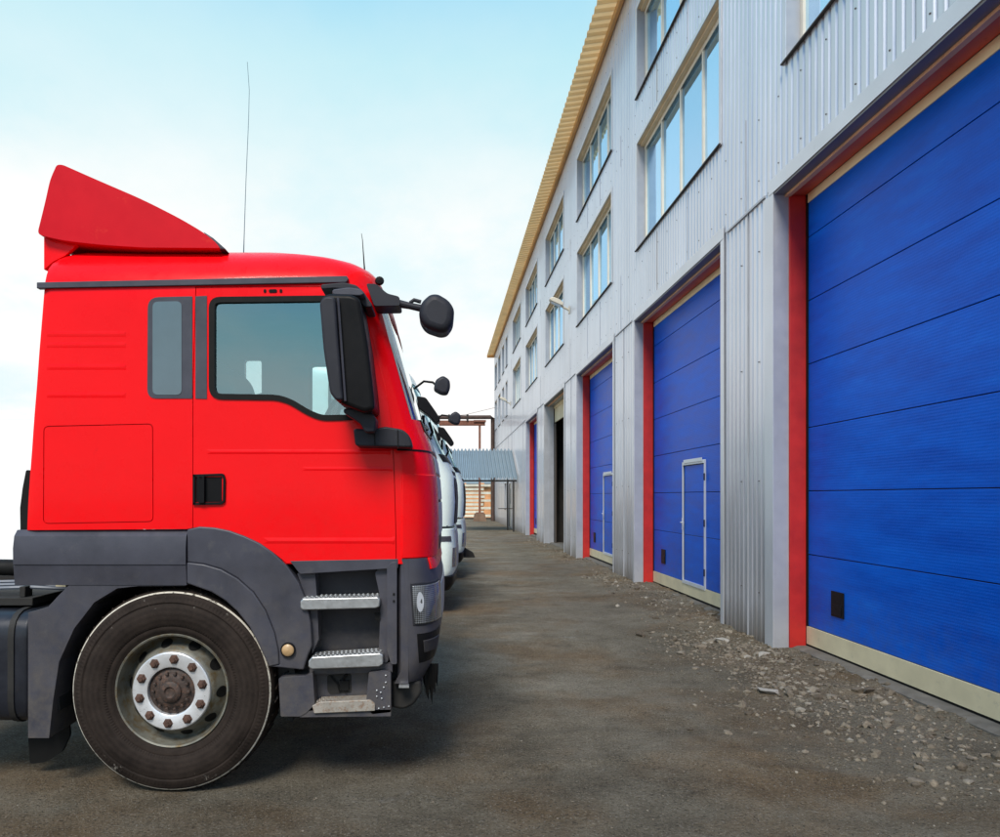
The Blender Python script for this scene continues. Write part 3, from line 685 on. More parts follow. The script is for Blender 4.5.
# roof deflector
sp_px = [(60.5,167.8), (66.5,168), (105,185), (147,203), (184,222), (205,234.5), (218,245), (222,250.5), (147,250), (105,247.5), (66,243), (41,237), (48,209), (54,182)]
mb = MB(); mb.prism(rpoly(poly(sp_px, D+.12), [.05,.05,.15,.15,.15,.1,.04,.01,.01,.15,.12,.03,.1,.08]), D+.08, D+W-.08); SPO = T(mb, 'roof_deflector', 'red_faded', bevel=.05, seg=4)
mb = MB(); mb.prism(poly([(204,232.5), (214,239), (227,250.5), (219,250.5), (211,241.5)], D+.12), D+.10, D+W-.10); T(mb, 'deflector_edge', 'charcoal', SPO, bevel=.006)
mb = MB(); mb.prism(poly([(45,238), (80,243), (66,256), (54,262), (45,270)], D+.14), D+.13, D+.16); mb.prism(poly([(45,238), (80,243), (66,256), (54,262), (45,270)], D+.14), D+W-.16, D+W-.13)
mb.box(Xp(45,D+.14), Xp(47,D+.14), D+.165, D+W-.165, Zp(270,D+.14), Zp(240,D+.14)); T(mb, 'deflector_skirt', 'red')
for px in (91, 131):
    for y in (D+.3, D+W-.35): mb = MB(); mb.box(Xp(px-3,y), Xp(px+3,y), y, y+.04, Zp(258,D+.3), Zp(244,D+.3)); T(mb, 'deflector_foot', 'black')

# lower skirt behind the front arch
yz = [(D+.02, Zp(530)), (D-.010, Zp(536)), (D-.022, Zp(548)), (D-.020, Zp(564.2)), (D-.012, Zp(564.6)), (D-.012, Zp(565.4)), (D-.018, Zp(565.8)), (D-.004, Zp(585)), (D+.05, Zp(585)), (D+.05, Zp(530))]
mb = MB(); mb.prism(yz, Xp(15.2), Xp(187), 'x'); SK = T(mb, 'side_skirt', 'charcoal', angle=20)
mb = MB(); mb.prism([(D+W-.05, Zp(530)), (D+W+.015, Zp(540)), (D+W+.01, Zp(580)), (D+W-.05, Zp(585))], Xp(15.2), Xp(187), 'x'); T(mb, 'side_skirt', 'charcoal')
# arch: outer band, lip
arch_in = [(187.8,583), (212,591.5), (226,600), (238,611), (250,626), (258,641), (265,656), (269,664)]
arch_mid = [(187.8,562), (205,564), (222,569), (238,578), (254,592), (266,610), (275,632), (279,650), (280,664)]
arch_out = [(187.8,529.5), (200,526.5), (215,527.5), (230,530.5), (245,536), (260,543), (273,552), (287,565), (299,582), (306,600), (311,622), (312.5,645), (308,655), (304,669.5)]
mb = MB(); mb.prism(poly(arch_out + [(269,666)] + arch_mid[::-1], D), D-.012, D+.30); AR = T(mb, 'wheel_arch', 'charcoal', bevel=.012, seg=3)
mb = MB(); mb.prism(poly(arch_mid + [(269,666)] + arch_in[::-1], D), D-.018, D+.32); T(mb, 'arch_lip', 'charcoal', AR, bevel=.008, seg=3)
mb = MB()
mb.prism([(x, z) for x, z in poly(arch_out + [(269,666)] + arch_in[::-1], D)], D+W-.3, D+W+.01); T(mb, 'wheel_arch', 'charcoal')
mb = MB(); c = at(288, 650, D-.02); mb.lathe([(0,-.016),(.022,-.014),(.032,-.006),(.034,.004)], c, 24); RF = T(mb, 'side_reflector', 'amber')
mb = MB(); mb.lathe([(.033,-.007),(.039,-.007),(.040,.006)], c, 24); T(mb, 'reflector_rim', 'black', RF)
# rear mudguard
mg = [(30,737), (30,612), (50,606.5), (60,595.5), (71,584.5), (187,584.5), (187,585.5), (140,585.8), (119,588), (96,602), (76,628), (61,661), (55,700), (51,737)]
mb = MB(); mb.prism(rpoly(poly(mg, D+.02), .004), D+.0, D+.30); T(mb, 'rear_mudguard', 'charcoal', bevel=.010, seg=3)
mb = MB(); mb.prism(rpoly(poly([(28,735), (66,700), (70,735), (62,752), (46,762), (30,764)], D+.3), .02), D+.30, D+.32); T(mb, 'mud_flap', 'rubber')
# dark liner over the wheel
wc = at(172, 692, D+.02)
mb = MB(); n = 20
a0 = [(wc[0]+.66*math.cos(t), wc[2]+.66*math.sin(t)) for t in np.linspace(R(-15), R(190), n)]; a1 = [(wc[0]+.63*math.cos(t), wc[2]+.63*math.sin(t)) for t in np.linspace(R(190), R(-15), n)]
mb.prism(a0+a1, D+.06, D+.62); mb.box(Xp(20), Xp(385), D+.62, D+.64, .30, Zp(545)); T(mb, 'wheel_liner', 'soot')

# bumper (lower front)
bl = [(559,397,434,.0), (566,397,436,0), (580,397,438,-.004), (600,397,440,-.006), (640,397,439.5,-.006), (658,397,437,-.004), (672,397,433,.0), (684.5,397,427,.02)]
bmp_ = Shell([(Zp(py), Xp(r_), Xp(f, D+.3), i) for py, r_, f, i in bl], D, W, .17, .34, .02)
mb = bmp_.solid([l[0] for l in bmp_.L]); BU = T(mb, 'bumper', 'charcoal', bevel=0, angle=30)
def ubof(px, z):
    tgt = Xp(px); lo, hi = -1.2, 1.0
    for _ in range(40):
        md = (lo+hi)/2; p = bmp_.pt(z, md)
        if p[0]/p[1]*D < tgt: lo = md
        else: hi = md
    return lo
def bcols(p0, p1, u1, n=10, zr=None):
    # left edge runs from px p0 (bottom) to p1 (top)
    def f(k): return lambda z: (lambda a_: a_ + (u1-a_)*k/n)(ubof(p0+(p1-p0)*(z-zr[0])/(zr[1]-zr[0]), z))
    return [f(k) for k in range(n+1)]
for far in (0, 1):
    fl = (lambda cs: cs) if not far else (lambda cs: [(lambda z, c_=c_: 3-c_(z)) for c_ in cs])
    zr = (Zp(626), Zp(583)); mb = MB(); bmp_.patch(mb, list(np.linspace(*zr, 8)), fl(bcols(413,410,.92,zr=zr)), .004, .02); HL = T(mb, 'headlight', 'charcoal_dark', bevel=.004)
    zr = (Zp(624), Zp(585.5)); mb = MB(); bmp_.patch(mb, list(np.linspace(*zr, 8)), fl(bcols(414.5,412,.88,zr=zr)), .010, .008); T(mb, 'headlight_lens', 'lens', HL, bevel=.003)
    zr = (Zp(612), Zp(592)); mb = MB(); cs = bcols(417,415,.22,6,zr=zr); zs = list(np.linspace(*zr, 9))
    mb.add([bmp_.pt(zs[0]+(zs[-1]-zs[0])*(.5+.5*math.sin(t)), (3-u if far else u), .0112) for t, u in [(t, ubof(420,zs[4])+(ubof(423.2,zs[4])-ubof(420,zs[4]))*math.cos(t)) for t in np.linspace(0,6.283,20,endpoint=False)]], [tuple(range(20))]); T(mb, 'reflector_bowl', 'reflector', HL, fixn=False)
    zr = (Zp(664), Zp(634)); mb = MB(); bmp_.patch(mb, list(np.linspace(*zr, 8)), fl(bcols(419,417,.95,zr=zr)), .003, .01); FG = T(mb, 'fog_recess', 'black', BU)
    zr = (Zp(654), Zp(641)); mb = MB(); bmp_.patch(mb, list(np.linspace(*zr, 6)), fl(bcols(424,423,.8,zr=zr)), .009, .01); T(mb, 'bumper_vent', 'charcoal_dark', BU, bevel=.004)
mb = MB(); bmp_.patch(mb, list(np.linspace(Zp(571), Zp(559), 4)), [.55,.65,.8,1.0,1.2,1.5,1.8,2.0], .010, .02); T(mb, 'front_red_strip', 'red', bevel=.004)
mb = MB(); bmp_.patch(mb, list(np.linspace(Zp(632), Zp(592), 4)), [1.08,1.25,1.5,1.75,1.92], .008, .02); T(mb, 'front_badge_panel', 'silver_grille', BU, bevel=.004)
mb = MB(); mb.prism(rpoly(poly([(392,680), (421,680), (422,692), (414,704), (404,709), (392,707)], D+.1), .02), D+.08, D+W-.08); T(mb, 'underrun_bar', 'soot', bevel=.02)
mb = MB(); mb.box(Xp(399), Xp(409), D-.008, D+.03, Zp(687.5), Zp(685)); T(mb, 'bumper_bracket', 'alu')
for px, l, w_ in ((424,690,.010), (427,701,.016), (429.5,695,.009), (431.5,706,.010), (434,695,.012), (436.2,688,.012)):
    mb = MB(); c = at(px, 664, D+.16); zb = Zp(l, D+.16)
    mb.add([(c[0]-w_,c[1],c[2]), (c[0]+w_,c[1]+.02,c[2]), (c[0]+w_*.9,c[1]+.03,zb+.07), (c[0]+w_*.2,c[1]+.0,zb+.03), (c[0]+w_*.5,c[1]+.02,zb), (c[0]-w_*.6,c[1]+.02,zb+.045)], [(0,1,2,3,4,5)]); T(mb, 'rubber_tatter', 'rubber', fixn=False)

# step well
mb = MB(); mb.prism(poly([(270,560), (398,560), (398,686), (270,686)], D), D+.14, D+.16); STEP = T(mb, 'step_well', 'charcoal_dark')
mb = MB(); mb.prism(poly([(290,561), (398,559), (398,568), (300,574)], D), D-.002, D+.14); mb.prism(rpoly(poly([(387,566), (392,562), (397,562), (397,664), (391,664), (387,650)], D), .01), D-.008, D+.14)
mb.prism(rpoly(poly([(374,572), (388,564), (388,664), (378,664), (380,600)], D), .02), D+.03, D+.14)
mb.prism(poly([(296,574), (314,570), (316,600), (318,640), (311,655), (309,610)], D), D+.03, D+.14); T(mb, 'step_surround', 'charcoal', bevel=.01, seg=3)
for i, (pts, teeth) in enumerate(((([(300.5,601), (303,598.5), (378,597), (380,599.5), (379.5,606.5), (376,608), (303,610), (300.5,608)]), (302,378,598,596.2)),
                    (([(308.5,661), (312,657), (380,653), (383,655), (383,664), (379,666.5), (312,669), (308.5,667)]), (311,381,657.2,652.4)))):
    mb = MB(); mb.prism(rpoly(poly(pts, D-.03), .006), D-.035, D+.12); ST = T(mb, 'step_tread', 'alu', STEP, bevel=.005); mb = MB(); nt_ = 16
    for k in range(nt_):
        px = teeth[0]+(teeth[1]-teeth[0])*(k+.5)/nt_; py = teeth[2]+(teeth[3]-teeth[2])*(k+.5)/nt_
        for r_ in range(3):
            y = D-.02+r_*.045; a = xz(px-1.6+(r_%2), py+.3, D-.03); b_ = xz(px+1.6+(r_%2), py+.3, D-.03); t_ = xz(px+(r_%2), py-.8, D-.03)
            mb.prism([a, b_, t_], y, y+.02)
    mb.box(Xp(teeth[0],D-.03), Xp(teeth[1],D-.03), D-.018, D+.10, Zp(max(teeth[2:])+1.2,D-.03), Zp(max(teeth[2:])+.4,D-.03)); T(mb, 'tread_grip', 'alu', STEP)
mb = MB(); mb.prism(rpoly(poly([(279,678), (284,676.5), (306,675.5), (313,672), (315,704), (306,713), (300,716), (281,716)], D), .008), D-.01, D+.14)
mb.prism(rpoly(poly([(369,672), (383,670), (391,672), (391,712), (372,714), (366,704)], D), .008), D-.006, D+.14)
mb.prism(poly([(300,711), (391,709), (391,716), (300,717)], D), D-.006, D+.2); mb.prism(poly([(308,668), (392,664), (392,674), (308,676)], D), D+.04, D+.14); T(mb, 'lower_step_box', 'charcoal', bevel=.008, seg=2)
mb = MB(); mb.prism(poly([(310,672), (372,672), (372,712), (310,712)], D+.1), D+.10, D+.135); T(mb, 'step_back_panel', 'charcoal', STEP)
mb = MB(); mb.prism(rpoly(poly([(327.5,675), (351,673.5), (351.5,692), (330,694), (327.5,690)], D+.1), .012), D+.094, D+.1005); T(mb, 'access_hole', 'soot', STEP)
mb = MB(); mb.tube([at(331,676,D+.09), at(338,684,D+.09), at(340,692,D+.09)], .006, 6); mb.tube([at(347,674,D+.09), at(341,682,D+.09), at(346,692,D+.09)], .008, 6); mb.box(*(Xp(340,D+.09), Xp(349,D+.09)), D+.08, D+.092, Zp(690,D+.09), Zp(680,D+.09)); T(mb, 'hose', 'rubber', STEP)
mb = MB(); mb.prism(rpoly(poly([(312,706), (320,702), (370,700), (375,704), (375,711), (314,713.5)], D-.02), .006), D-.02, D+.09)
for k in range(13):
    for r_ in range(3):
        px = 317+k*4.3+r_*1.3; a = xz(px-1.3,703.5-.2*k*.3,D-.02); b_ = xz(px+1.3,703.5-.2*k*.3,D-.02); t_ = xz(px,700.6-.2*k*.3,D-.02); mb.prism([a,b_,t_], D-.01+r_*.035, D+.008+r_*.035)
T(mb, 'lower_tread', 'rusty_tread', STEP, bevel=.003)
for px, py in ((377,690),(381,692),(377,696),(382,698),(384,687),(386,675),(386,682),(379,708),(384,707),(389,706)): mb = MB(); mb.lathe([(0,-.014),(.0045,-.012),(.005,-.006)], at(px, py, D), 8); T(mb, 'rivet', 'alu', STEP)
mb = MB(); mb.prism(rpoly(poly([(374,613.5), (379.5,613), (380,621), (375,621)], D), .006), D+.022, D+.03); T(mb, 'panel_hole', 'rubber', STEP)
for px, py in ((394,594),(394,601)): mb = MB(); mb.prism(rpoly(poly([(px-1,py-1.2),(px+1,py-1.2),(px+1,py+1.2),(px-1,py+1.2)], D), .003), D-.012, D-.006); T(mb, 'panel_hole', 'rubber', STEP)

# ---- wheels
def make_wheel(parent, c, far=False):
    s = -1 if far else 1
    L = lambda p: [(r_*(1.025 if r_ > .31 else 1), y*s) for r_, y in p]
    rim = [(.30,.012), (.306,.004), (.302,-.004), (.294,.0), (.288,.04), (.284,.085), (.270,.108), (.246,.080), (.224,.028), (.208,.008), (.13,.006), (.128,.02), (0,.02)]
    mb = MB(); mb.lathe(L(rim), c, 72); wheel = mb.build('wheel', M['rim'], parent, org=c, angle=50)
    tp = [(.300,.010), (.312,-.004), (.330,-.012), (.338,-.010), (.346,-.018), (.40,-.026), (.45,-.024), (.458,-.018), (.466,-.022), (.50,-.012), (.516,.0), (.524,.012), (.5305,.030), (.533,.07), (.5335,.15), (.533,.23), (.5305,.27), (.520,.295), (.45,.325), (.36,.31), (.30,.28), (.29,.15)]
    mb = MB(); mb.lathe(L(tp), c, 96, True); 
    for k in range(48):                                   # tread blocks' side lugs
        t = 2*math.pi*k/48
        for y0 in (.04, .16):
            mb.tube([(c[0]+.547*math.cos(t), c[1]+s*y0, c[2]+.547*math.sin(t)), (c[0]+.547*math.cos(t+.05), c[1]+s*(y0+.09), c[2]+.547*math.sin(t+.05))], .006, 4)
    mb.build('tyre', M['tyre'], wheel, org=(c[0], c[1]+(.13*s if not far else -.13), c[2]), angle=40)
    mb = MB(); mb.lathe(L([(.210,.012), (.208,-.006), (.203,-.010), (.136,-.012), (.128,-.008), (.126,.02)]), c, 64); mb.build('wheel_ring', M['trim_ring'], wheel)
    hub = [(.126,.018), (.118,.010), (.098,.004), (.092,-.006), (.080,-.012), (.060,-.014), (.056,-.026), (.046,-.033), (.030,-.035), (.022,-.026), (0,-.024)]
    mb = MB(); mb.lathe(L(hub), c, 40)
    for k in range(14):
        t = 2*math.pi*k/14; mb.lathe(L([(0,-.022),(.008,-.020),(.009,.006)]), (c[0]+.094*math.cos(t), c[1], c[2]+.094*math.sin(t)), 8)
    mb.build('hub', M['hub_dark'], wheel)
    for k in range(10):
        t = 2*math.pi*(k+.35)/10; q = (c[0]+.171*math.cos(t), c[1], c[2]+.171*math.sin(t))
        mb = MB(); mb.lathe(L([(0,-.034),(.012,-.034),(.013,-.027),(.020,-.026),(.022,-.014),(.027,-.013),(.028,-.009)]), q, 6); mb.build('wheel_nut', M['nut_rust'], wheel, smooth=False)
    for k in range(10):
        t = 2*math.pi*(k+.85)/10; mb = MB(); vs = []
        for j in range(16):
            a = 2*math.pi*j/16; rr = .2485+.020*math.cos(a); tt = t+.128*math.sin(a)
            yy = np.interp(rr, [.224,.246,.270,.284], [.028,.080,.108,.085])-.005
            vs.append((c[0]+rr*math.cos(tt), c[1]+s*yy, c[2]+rr*math.sin(tt)))
        mb.add(vs, [tuple(range(16))]); mb.build('rim_hole', M['rubber'], wheel, fixn=False)
    return wheel
wc = (wc[0], D+.016, .526)
make_wheel(TR, wc); make_wheel(TR, (wc[0], D+W-.016, .526), True)
make_wheel(TR, (wc[0]-3.6, D+.016, .526)); make_wheel(TR, (wc[0]-3.6, D+W-.016, .526), True)
# chassis behind the cab: rails, tank, hoses
mb = MB()
for y in (D+.80, D+1.56): mb.box(-6.2, -.4, y, y+.08, .72, .98)
for x in (-5.9, -4.2, -3.0): mb.box(x, x+.1, D+.88, D+1.56, .76, .94)
mb.tube([(wc[0], D+.3, .528), (wc[0], D+W-.3, .528)], .07, 12); mb.tube([(wc[0]-3.6, D+.3, .528), (wc[0]-3.6, D+W-.3, .528)], .1, 12); T(mb, 'chassis_frame', 'soot')
mb = MB(); mb.box(-1.9, -.35, D+.66, D+1.78, .62, 1.13); T(mb, 'engine', 'soot', bevel=.04)
tk = rpoly([(D+.04,.33), (D+.66,.33), (D+.66,.94), (D+.04,.94)], .14)
mb = MB(); mb.prism(tk, Xp(-150), Xp(28,D+.04), 'x'); TK = T(mb, 'fuel_tank', mat('dark_blue_black_tank', (.017,.019,.027), .35, metal=.25, var=.3, vscale=4, dirt=((.05,.045,.04), .58)), bevel=.02, seg=3)
for px in (-90, 4):
    mb = MB(); mb.prism(offset_poly(tk, -.008), Xp(px), Xp(px+6), 'x'); T(mb, 'tank_strap', 'soot', TK)
mb = MB(); mb.tube([(-6,D+.6,1.13), (-3.2,D+.6,1.14), (-2.25,D+.55,1.13), (-1.9,D+.6,1.0)], .05, 12); T(mb, 'air_duct', 'rubber')
mb = MB(); mb.box(-3.4, Xp(12), D+.2, D+.75, .955, 1.0); mb.box(Xp(-4), Xp(2), D+.22, D+.3, 1.0, 1.06); T(mb, 'catwalk', 'soot', bevel=.004)
mb = MB()
for k in range(3): mb.tube([(-2.9,D+.3+.05*k,1.03+.015*k), (-2.35,D+.28+.05*k,1.05+.012*k), (-2.15,D+.35+.05*k,1.03)], .011, 6)
T(mb, 'brake_hose', mat('blue_grey_hose', (.12,.14,.18), .5))
mb = MB(); mb.box(Xp(60,D+.4), Xp(70,D+.4), D+.35, D+.45, Zp(588,D+.4), Zp(583,D+.4)); T(mb, 'brass_fitting', 'cream')
mb = MB(); mb.prism(rpoly(poly([(20.5,541), (20,508), (22.5,488), (26,470), (30,470), (30,541)], D+.1), .01), D+.1, D+W-.1); T(mb, 'rear_bellows', 'rubber')

# ------------------------------------------------------------------ white trucks behind
def white_truck(label, X0, Y0, group):
    t = thing('white_truck', label, 'truck', (X0-1.2, Y0+1.25, 0), group)
    P = lambda mb, name, m_, parent=t, **k: mb.build(name, M[m_], parent, **k)
    sh = lambda l: [(z, X0+r_, X0+f, i) for z, r_, f, i in l]
    S = Shell(sh([(1.17,-2.2,.15,.0), (1.5,-2.2,.17,0), (1.85,-2.2,.15,0), (2.05,-2.2,.07,0), (2.16,-2.2,.0,0), (2.5,-2.2,-.14,0), (3.0,-2.2,-.34,.02), (3.25,-2.18,-.45,.05), (3.42,-2.15,-.62,.12), (3.5,-2.0,-.95,.3)]), Y0, 2.5, .26, .34, .05)
    zs_ = [l[0] for l in S.L]
    sm = boolean(clean(S.solid(zs_)), [clean(S.solid([1.25]+[z for z in zs_ if 1.3 < z < 3.4], -.05))])
    wv = rpoly([(X0-1.52,3.12), (X0-.62,3.12), (X0-.30,1.98), (X0-.9,1.98), (X0-1.1,2.22), (X0-1.52,2.22)], .07)
    sm = boolean(sm, [cutter(wv, Y0-.2, Y0+2.7), clean(MB().prism([(X0-.62,3.1), (X0+.9,3.1), (X0+.9,2.14), (X0-.22,2.14)], Y0+.12, Y0+2.38))])
    sm.materials.clear(); sm.materials.append(M['white_truck']); shift(sm, ORG[t.name]); cb = link('cab', sm, t, ORG[t.name], angle=30)
    mb = MB(); mb.grid([[S.pt(z, u, -.012) for u in (.18,.4,.6,.8,1,1.25,1.5,1.75,2,2.2,2.4,2.6,2.82)] for z in np.linspace(2.13,3.11,8)]); P(mb, 'windscreen', 'glass', cb, fixn=False)
    for y, s in ((Y0, 1), (Y0+2.5, -1)):
        mb = MB(); mb.add([(u, y+.015*s, w) for u, w in wv], [tuple(range(len(wv)))]); P(mb, 'door_glass', 'glass', cb, fixn=False)
        mb = MB(); ring_prism(mb, offset_poly(wv, -.01), .035, y-.006*s, y+.03*s); P(mb, 'window_seal', 'rubber', cb)
    mb = MB(); S.patch(mb, list(np.linspace(2.04,2.14,4)), [.45,.6,.8,1,1.25,1.5,1.75,2,2.2,2.4,2.6], .01, .03); P(mb, 'wiper_cowl', 'black')
    mb = MB(); S.patch(mb, list(np.linspace(1.2,1.92,5)), [.93,1.0,1.1,1.3,1.5,1.7,1.9,2.0,2.07], .012, .03); P(mb, 'grille', 'black')
    mb = MB(); S.patch(mb, list(np.linspace(1.22,1.95,2)), [-.42,-.415], .004, .01); S.patch(mb, [1.165,1.18], [-.4,0,.4,.8], .004, .02); P(mb, 'panel_gap', 'rubber')
    B = Shell(sh([(.50,-.32,.14,.02), (.58,-.32,.17,0), (.9,-.32,.18,0), (1.14,-.32,.15,.0)]), Y0, 2.5, .2, .34, .05)
    P(B.solid([l[0] for l in B.L]), 'bumper', 'white_truck', bevel=.01)
    B2 = Shell(sh([(.30,-.34,.10,.03), (.38,-.34,.15,.01), (.50,-.34,.16,.0)]), Y0, 2.5, .2, .34, .05)
    P(B2.solid([l[0] for l in B2.L]), 'bumper_valance', 'black', bevel=.01)
    mb = MB(); B.patch(mb, [.97,1.04], [-.12,.1,.3,.45], .008, .02); P(mb, 'corner_marker', 'charcoal')
    for uu in ([.5,.6,.7,.8,.92], [3-.92,3-.8,3-.7,3-.6,3-.5]):
        mb = MB(); B.patch(mb, [.62,.75,.88], uu, .008, .02); P(mb, 'headlight', 'lens')
    mb = MB(); B.patch(mb, [.60,.80,1.0,1.1], [.98,1.1,1.3,1.5,1.7,1.9,2.02], .008, .02); P(mb, 'lower_grille', 'silver_grille')
    for y, s in ((Y0-.02, -1), (Y0+2.52, 1)):
        mb = MB(); mb.prism(rpoly([(X0-.34,2.86), (X0-.22,2.84), (X0-.08,2.64), (X0-.03,2.55), (X0-.09,2.50), (X0-.19,2.61), (X0-.32,2.70)], .03), y+s*.10, y+s*.38); mb_ = P(mb, 'side_mirror', 'black', bevel=.03, seg=3)
        mb = MB(); mb.tube([(X0-.26,y+s*.2,2.62), (X0-.26,y+s*.1,2.48), (X0-.30,y-s*.03,2.36)], .022, 8); mb.tube([(X0-.18,y+s*.15,2.54), (X0-.14,y+s*.08,2.42), (X0-.20,y-s*.05,2.30)], .020, 8); P(mb, 'mirror_bracket', 'black')
        mb = MB(); mb.box(X0-1.22, X0-.34, y-.02*s, y+.12 if s < 0 else y-.12, .72, .78); mb.box(X0-1.22, X0-.34, y-.02*s, y+.12 if s < 0 else y-.12, .40, .46); P(mb, 'cab_step', 'charcoal_dark')
    mb = MB(); mb.tube([(X0-.40,Y0+.25,3.04), (X0-.26,Y0+.22,3.14), (X0-.14,Y0+.18,3.12), (X0-.06,Y0+.15,3.05)], .016, 8); FMA = P(mb, 'front_mirror_arm', 'black')
    mb = MB(); mb.prism(rpoly([(X0-.13,3.0), (X0-.10,3.14), (X0+.0,3.20), (X0+.09,3.14), (X0+.10,3.04), (X0+.06,2.94), (X0-.02,2.94)], .04), Y0+.05, Y0+.22); P(mb, 'front_mirror', 'charcoal_dark', bevel=.04, seg=3)
    mb = MB(); mb.prism([(X0-2.15,1.17), (X0-.34,1.17), (X0-.34,.4), (X0-.8,.4), (X0-.95,.85), (X0-1.9,.85), (X0-2.1,.5), (X0-2.15,.5)], Y0+.03, Y0+.4); P(mb, 'lower_body', 'charcoal_dark'); mb = MB(); mb.prism([(X0-2.15,1.17), (X0-.34,1.17), (X0-.34,.4), (X0-.8,.4), (X0-.95,.85), (X0-1.9,.85), (X0-2.1,.5), (X0-2.15,.5)], Y0+2.1, Y0+2.47); P(mb, 'lower_body', 'charcoal_dark')
    mb = MB()
    for y in (Y0+.8, Y0+1.6): mb.box(X0-6, X0-.4, y, y+.08, .75, 1.0)
    P(mb, 'chassis_frame', 'soot')
    for x in (X0-1.4, X0-5):
        for y, s in ((Y0+.04, 1), (Y0+2.46, -1)):
            mb = MB(); mb.lathe([(.30,.01*s), (.34,-.01*s), (.45,-.02*s), (.51,0), (.53,.03*s), (.53,.27*s), (.5,.3*s), (.3,.28*s)], (x, y, .527), 40, True); w_ = P(mb, 'wheel', 'tyre', org=(x, y+.13*s, .527))
            mb = MB(); mb.lathe([(.30,.01*s), (.28,.06*s), (.2,.02*s), (.1,.0), (.08,-.05*s), (0,-.05*s)], (x, y, .527), 24); P(mb, 'rim', 'rim', w_)
    return t, P
white_truck('pale white truck second in the row, directly behind the red cab', 0.0, 10.0, 'white trucks parked behind the red cab')
t3, P3 = white_truck('pale white truck furthest back in the row, black coupling sticking out of its bumper', 0.24, 14.2, 'white trucks parked behind the red cab')
mb = MB(); mb.prism(rpoly([(.30,.66), (.42,.56), (.60,.46), (.64,.36), (.40,.36), (.34,.50)], .02), 14.9, 15.1); mb.tube([(.36,14.8,.5), (.36,15.3,.5)], .03, 8); P3(mb, 'tow_coupling', 'soot', bevel=.01)

# ------------------------------------------------------------------ the workshop building
WX = 3.40; YN, YF = -2.0, 49.6; ZE = 10.98
BL = thing('workshop_building', 'long grey corrugated metal workshop with blue roller doors and two rows of windows', 'building', (WX+4, 24, 0))
B_ = lambda mb, name, m_, parent=BL, **k: mb.build(name, M[m_] if isinstance(m_, str) else m_, parent, **k)
doors = [(3.5,7.68,4.66), (9.14,13.26,4.66), (14.95,19.0,4.64), (21.0,25.1,4.62), (27.0,30.6,4.6)]
cols_ = [(3.4,7.41), (9.2,13.1), (15.1,18.95), (21.1,24.8), (27.0,30.7), (32.8,36.4)]
narrow = [(39.5,40.6), (41.7,42.9), (44.3,46.0), (47.2,48.9)]
rows_ = [(5.88,7.72), (8.54,10.08)]
wins = [(a, b_, z0, z1) for a, b_ in cols_ + narrow for z0, z1 in rows_]
small = [(40.2,41.3,.9,2.3), (37.6,38.6,.05,2.25)]
opens = [(a, b_, -1, z) for a, b_, z in doors] + wins + small
ys = sorted({YN, YF, *[o[0] for o in opens], *[o[1] for o in opens]}); zs = sorted({-.4, 4.74, ZE, *[o[2] for o in opens if o[2] > 0], *[o[3] for o in opens]})
PER = .118
def corr(mb, y0, y1, z0, z1, x, per=PER, amp=.017):
    """sheet with trapezoidal ribs, phase fixed to the building"""
    pts = [y0]; k0 = math.floor(y0/per)-1; k1 = math.ceil(y1/per)+1
    br = []
    for k in range(k0, k1):
        for f, a in ((.0,0), (.56,0), (.66,1), (.90,1)): br.append(((k+f)*per, a))
    yy = [b_[0] for b_ in br]; aa = [b_[1] for b_ in br]
    cols = [(y0, np.interp(y0, yy, aa))] + [(y, a) for y, a in br if y0 < y < y1] + [(y1, np.interp(y1, yy, aa))]
    mb.grid([[(x+amp*a, y, z0) for y, a in cols], [(x+amp*a, y, z1) for y, a in cols]])
mb = MB()
for i in range(len(ys)-1):
    run = None
    for j in range(len(zs)-1):
        ym = (ys[i]+ys[i+1])/2; zm = (zs[j]+zs[j+1])/2
        hit = any(o[0] < ym < o[1] and o[2] < zm < o[3] for o in opens)
        if not hit: corr(mb, ys[i], ys[i+1], zs[j], zs[j+1]+(.0 if zs[j+1] < ZE else 0), WX - (.006 if zm > 4.74 else 0))
WALL = mb
# gable end faces and core
mb = MB()
for z0, z1 in ((-.4, ZE),):
    rows = [[(x+0, YF, z) for x in np.linspace(WX, 15, 30)] for z in (z0, z1)]; mb.grid(rows)
    rows = [[(x, YN, z) for x in np.linspace(WX, 15, 30)] for z in (z0, z1)]; mb.grid(rows)
B_(mb, 'end_wall', 'wall', fixn=False)
mb = MB(); cx0 = WX+.40
mb.box(cx0, 15, YN+.05, 20.6, -.4, ZE-.1); mb.box(cx0, 15, 25.5, YF-.05, -.4, ZE-.1); mb.box(cx0, 15, 20.605, 25.495, 5.0, ZE-.1); B_(mb, 'inner_structure', 'core')
mb = MB(); mb.box(9.0, 9.1, 20.62, 25.48, -.3, 4.98); mb.box(cx0+.01, 9, 20.61, 20.65, -.3, 4.98); mb.box(cx0+.01, 9, 25.44, 25.48, -.3, 4.98); mb.box(cx0+.01, 9, 20.66, 25.43, 4.93, 4.98); B_(mb, 'dark_bay', 'dark_room')
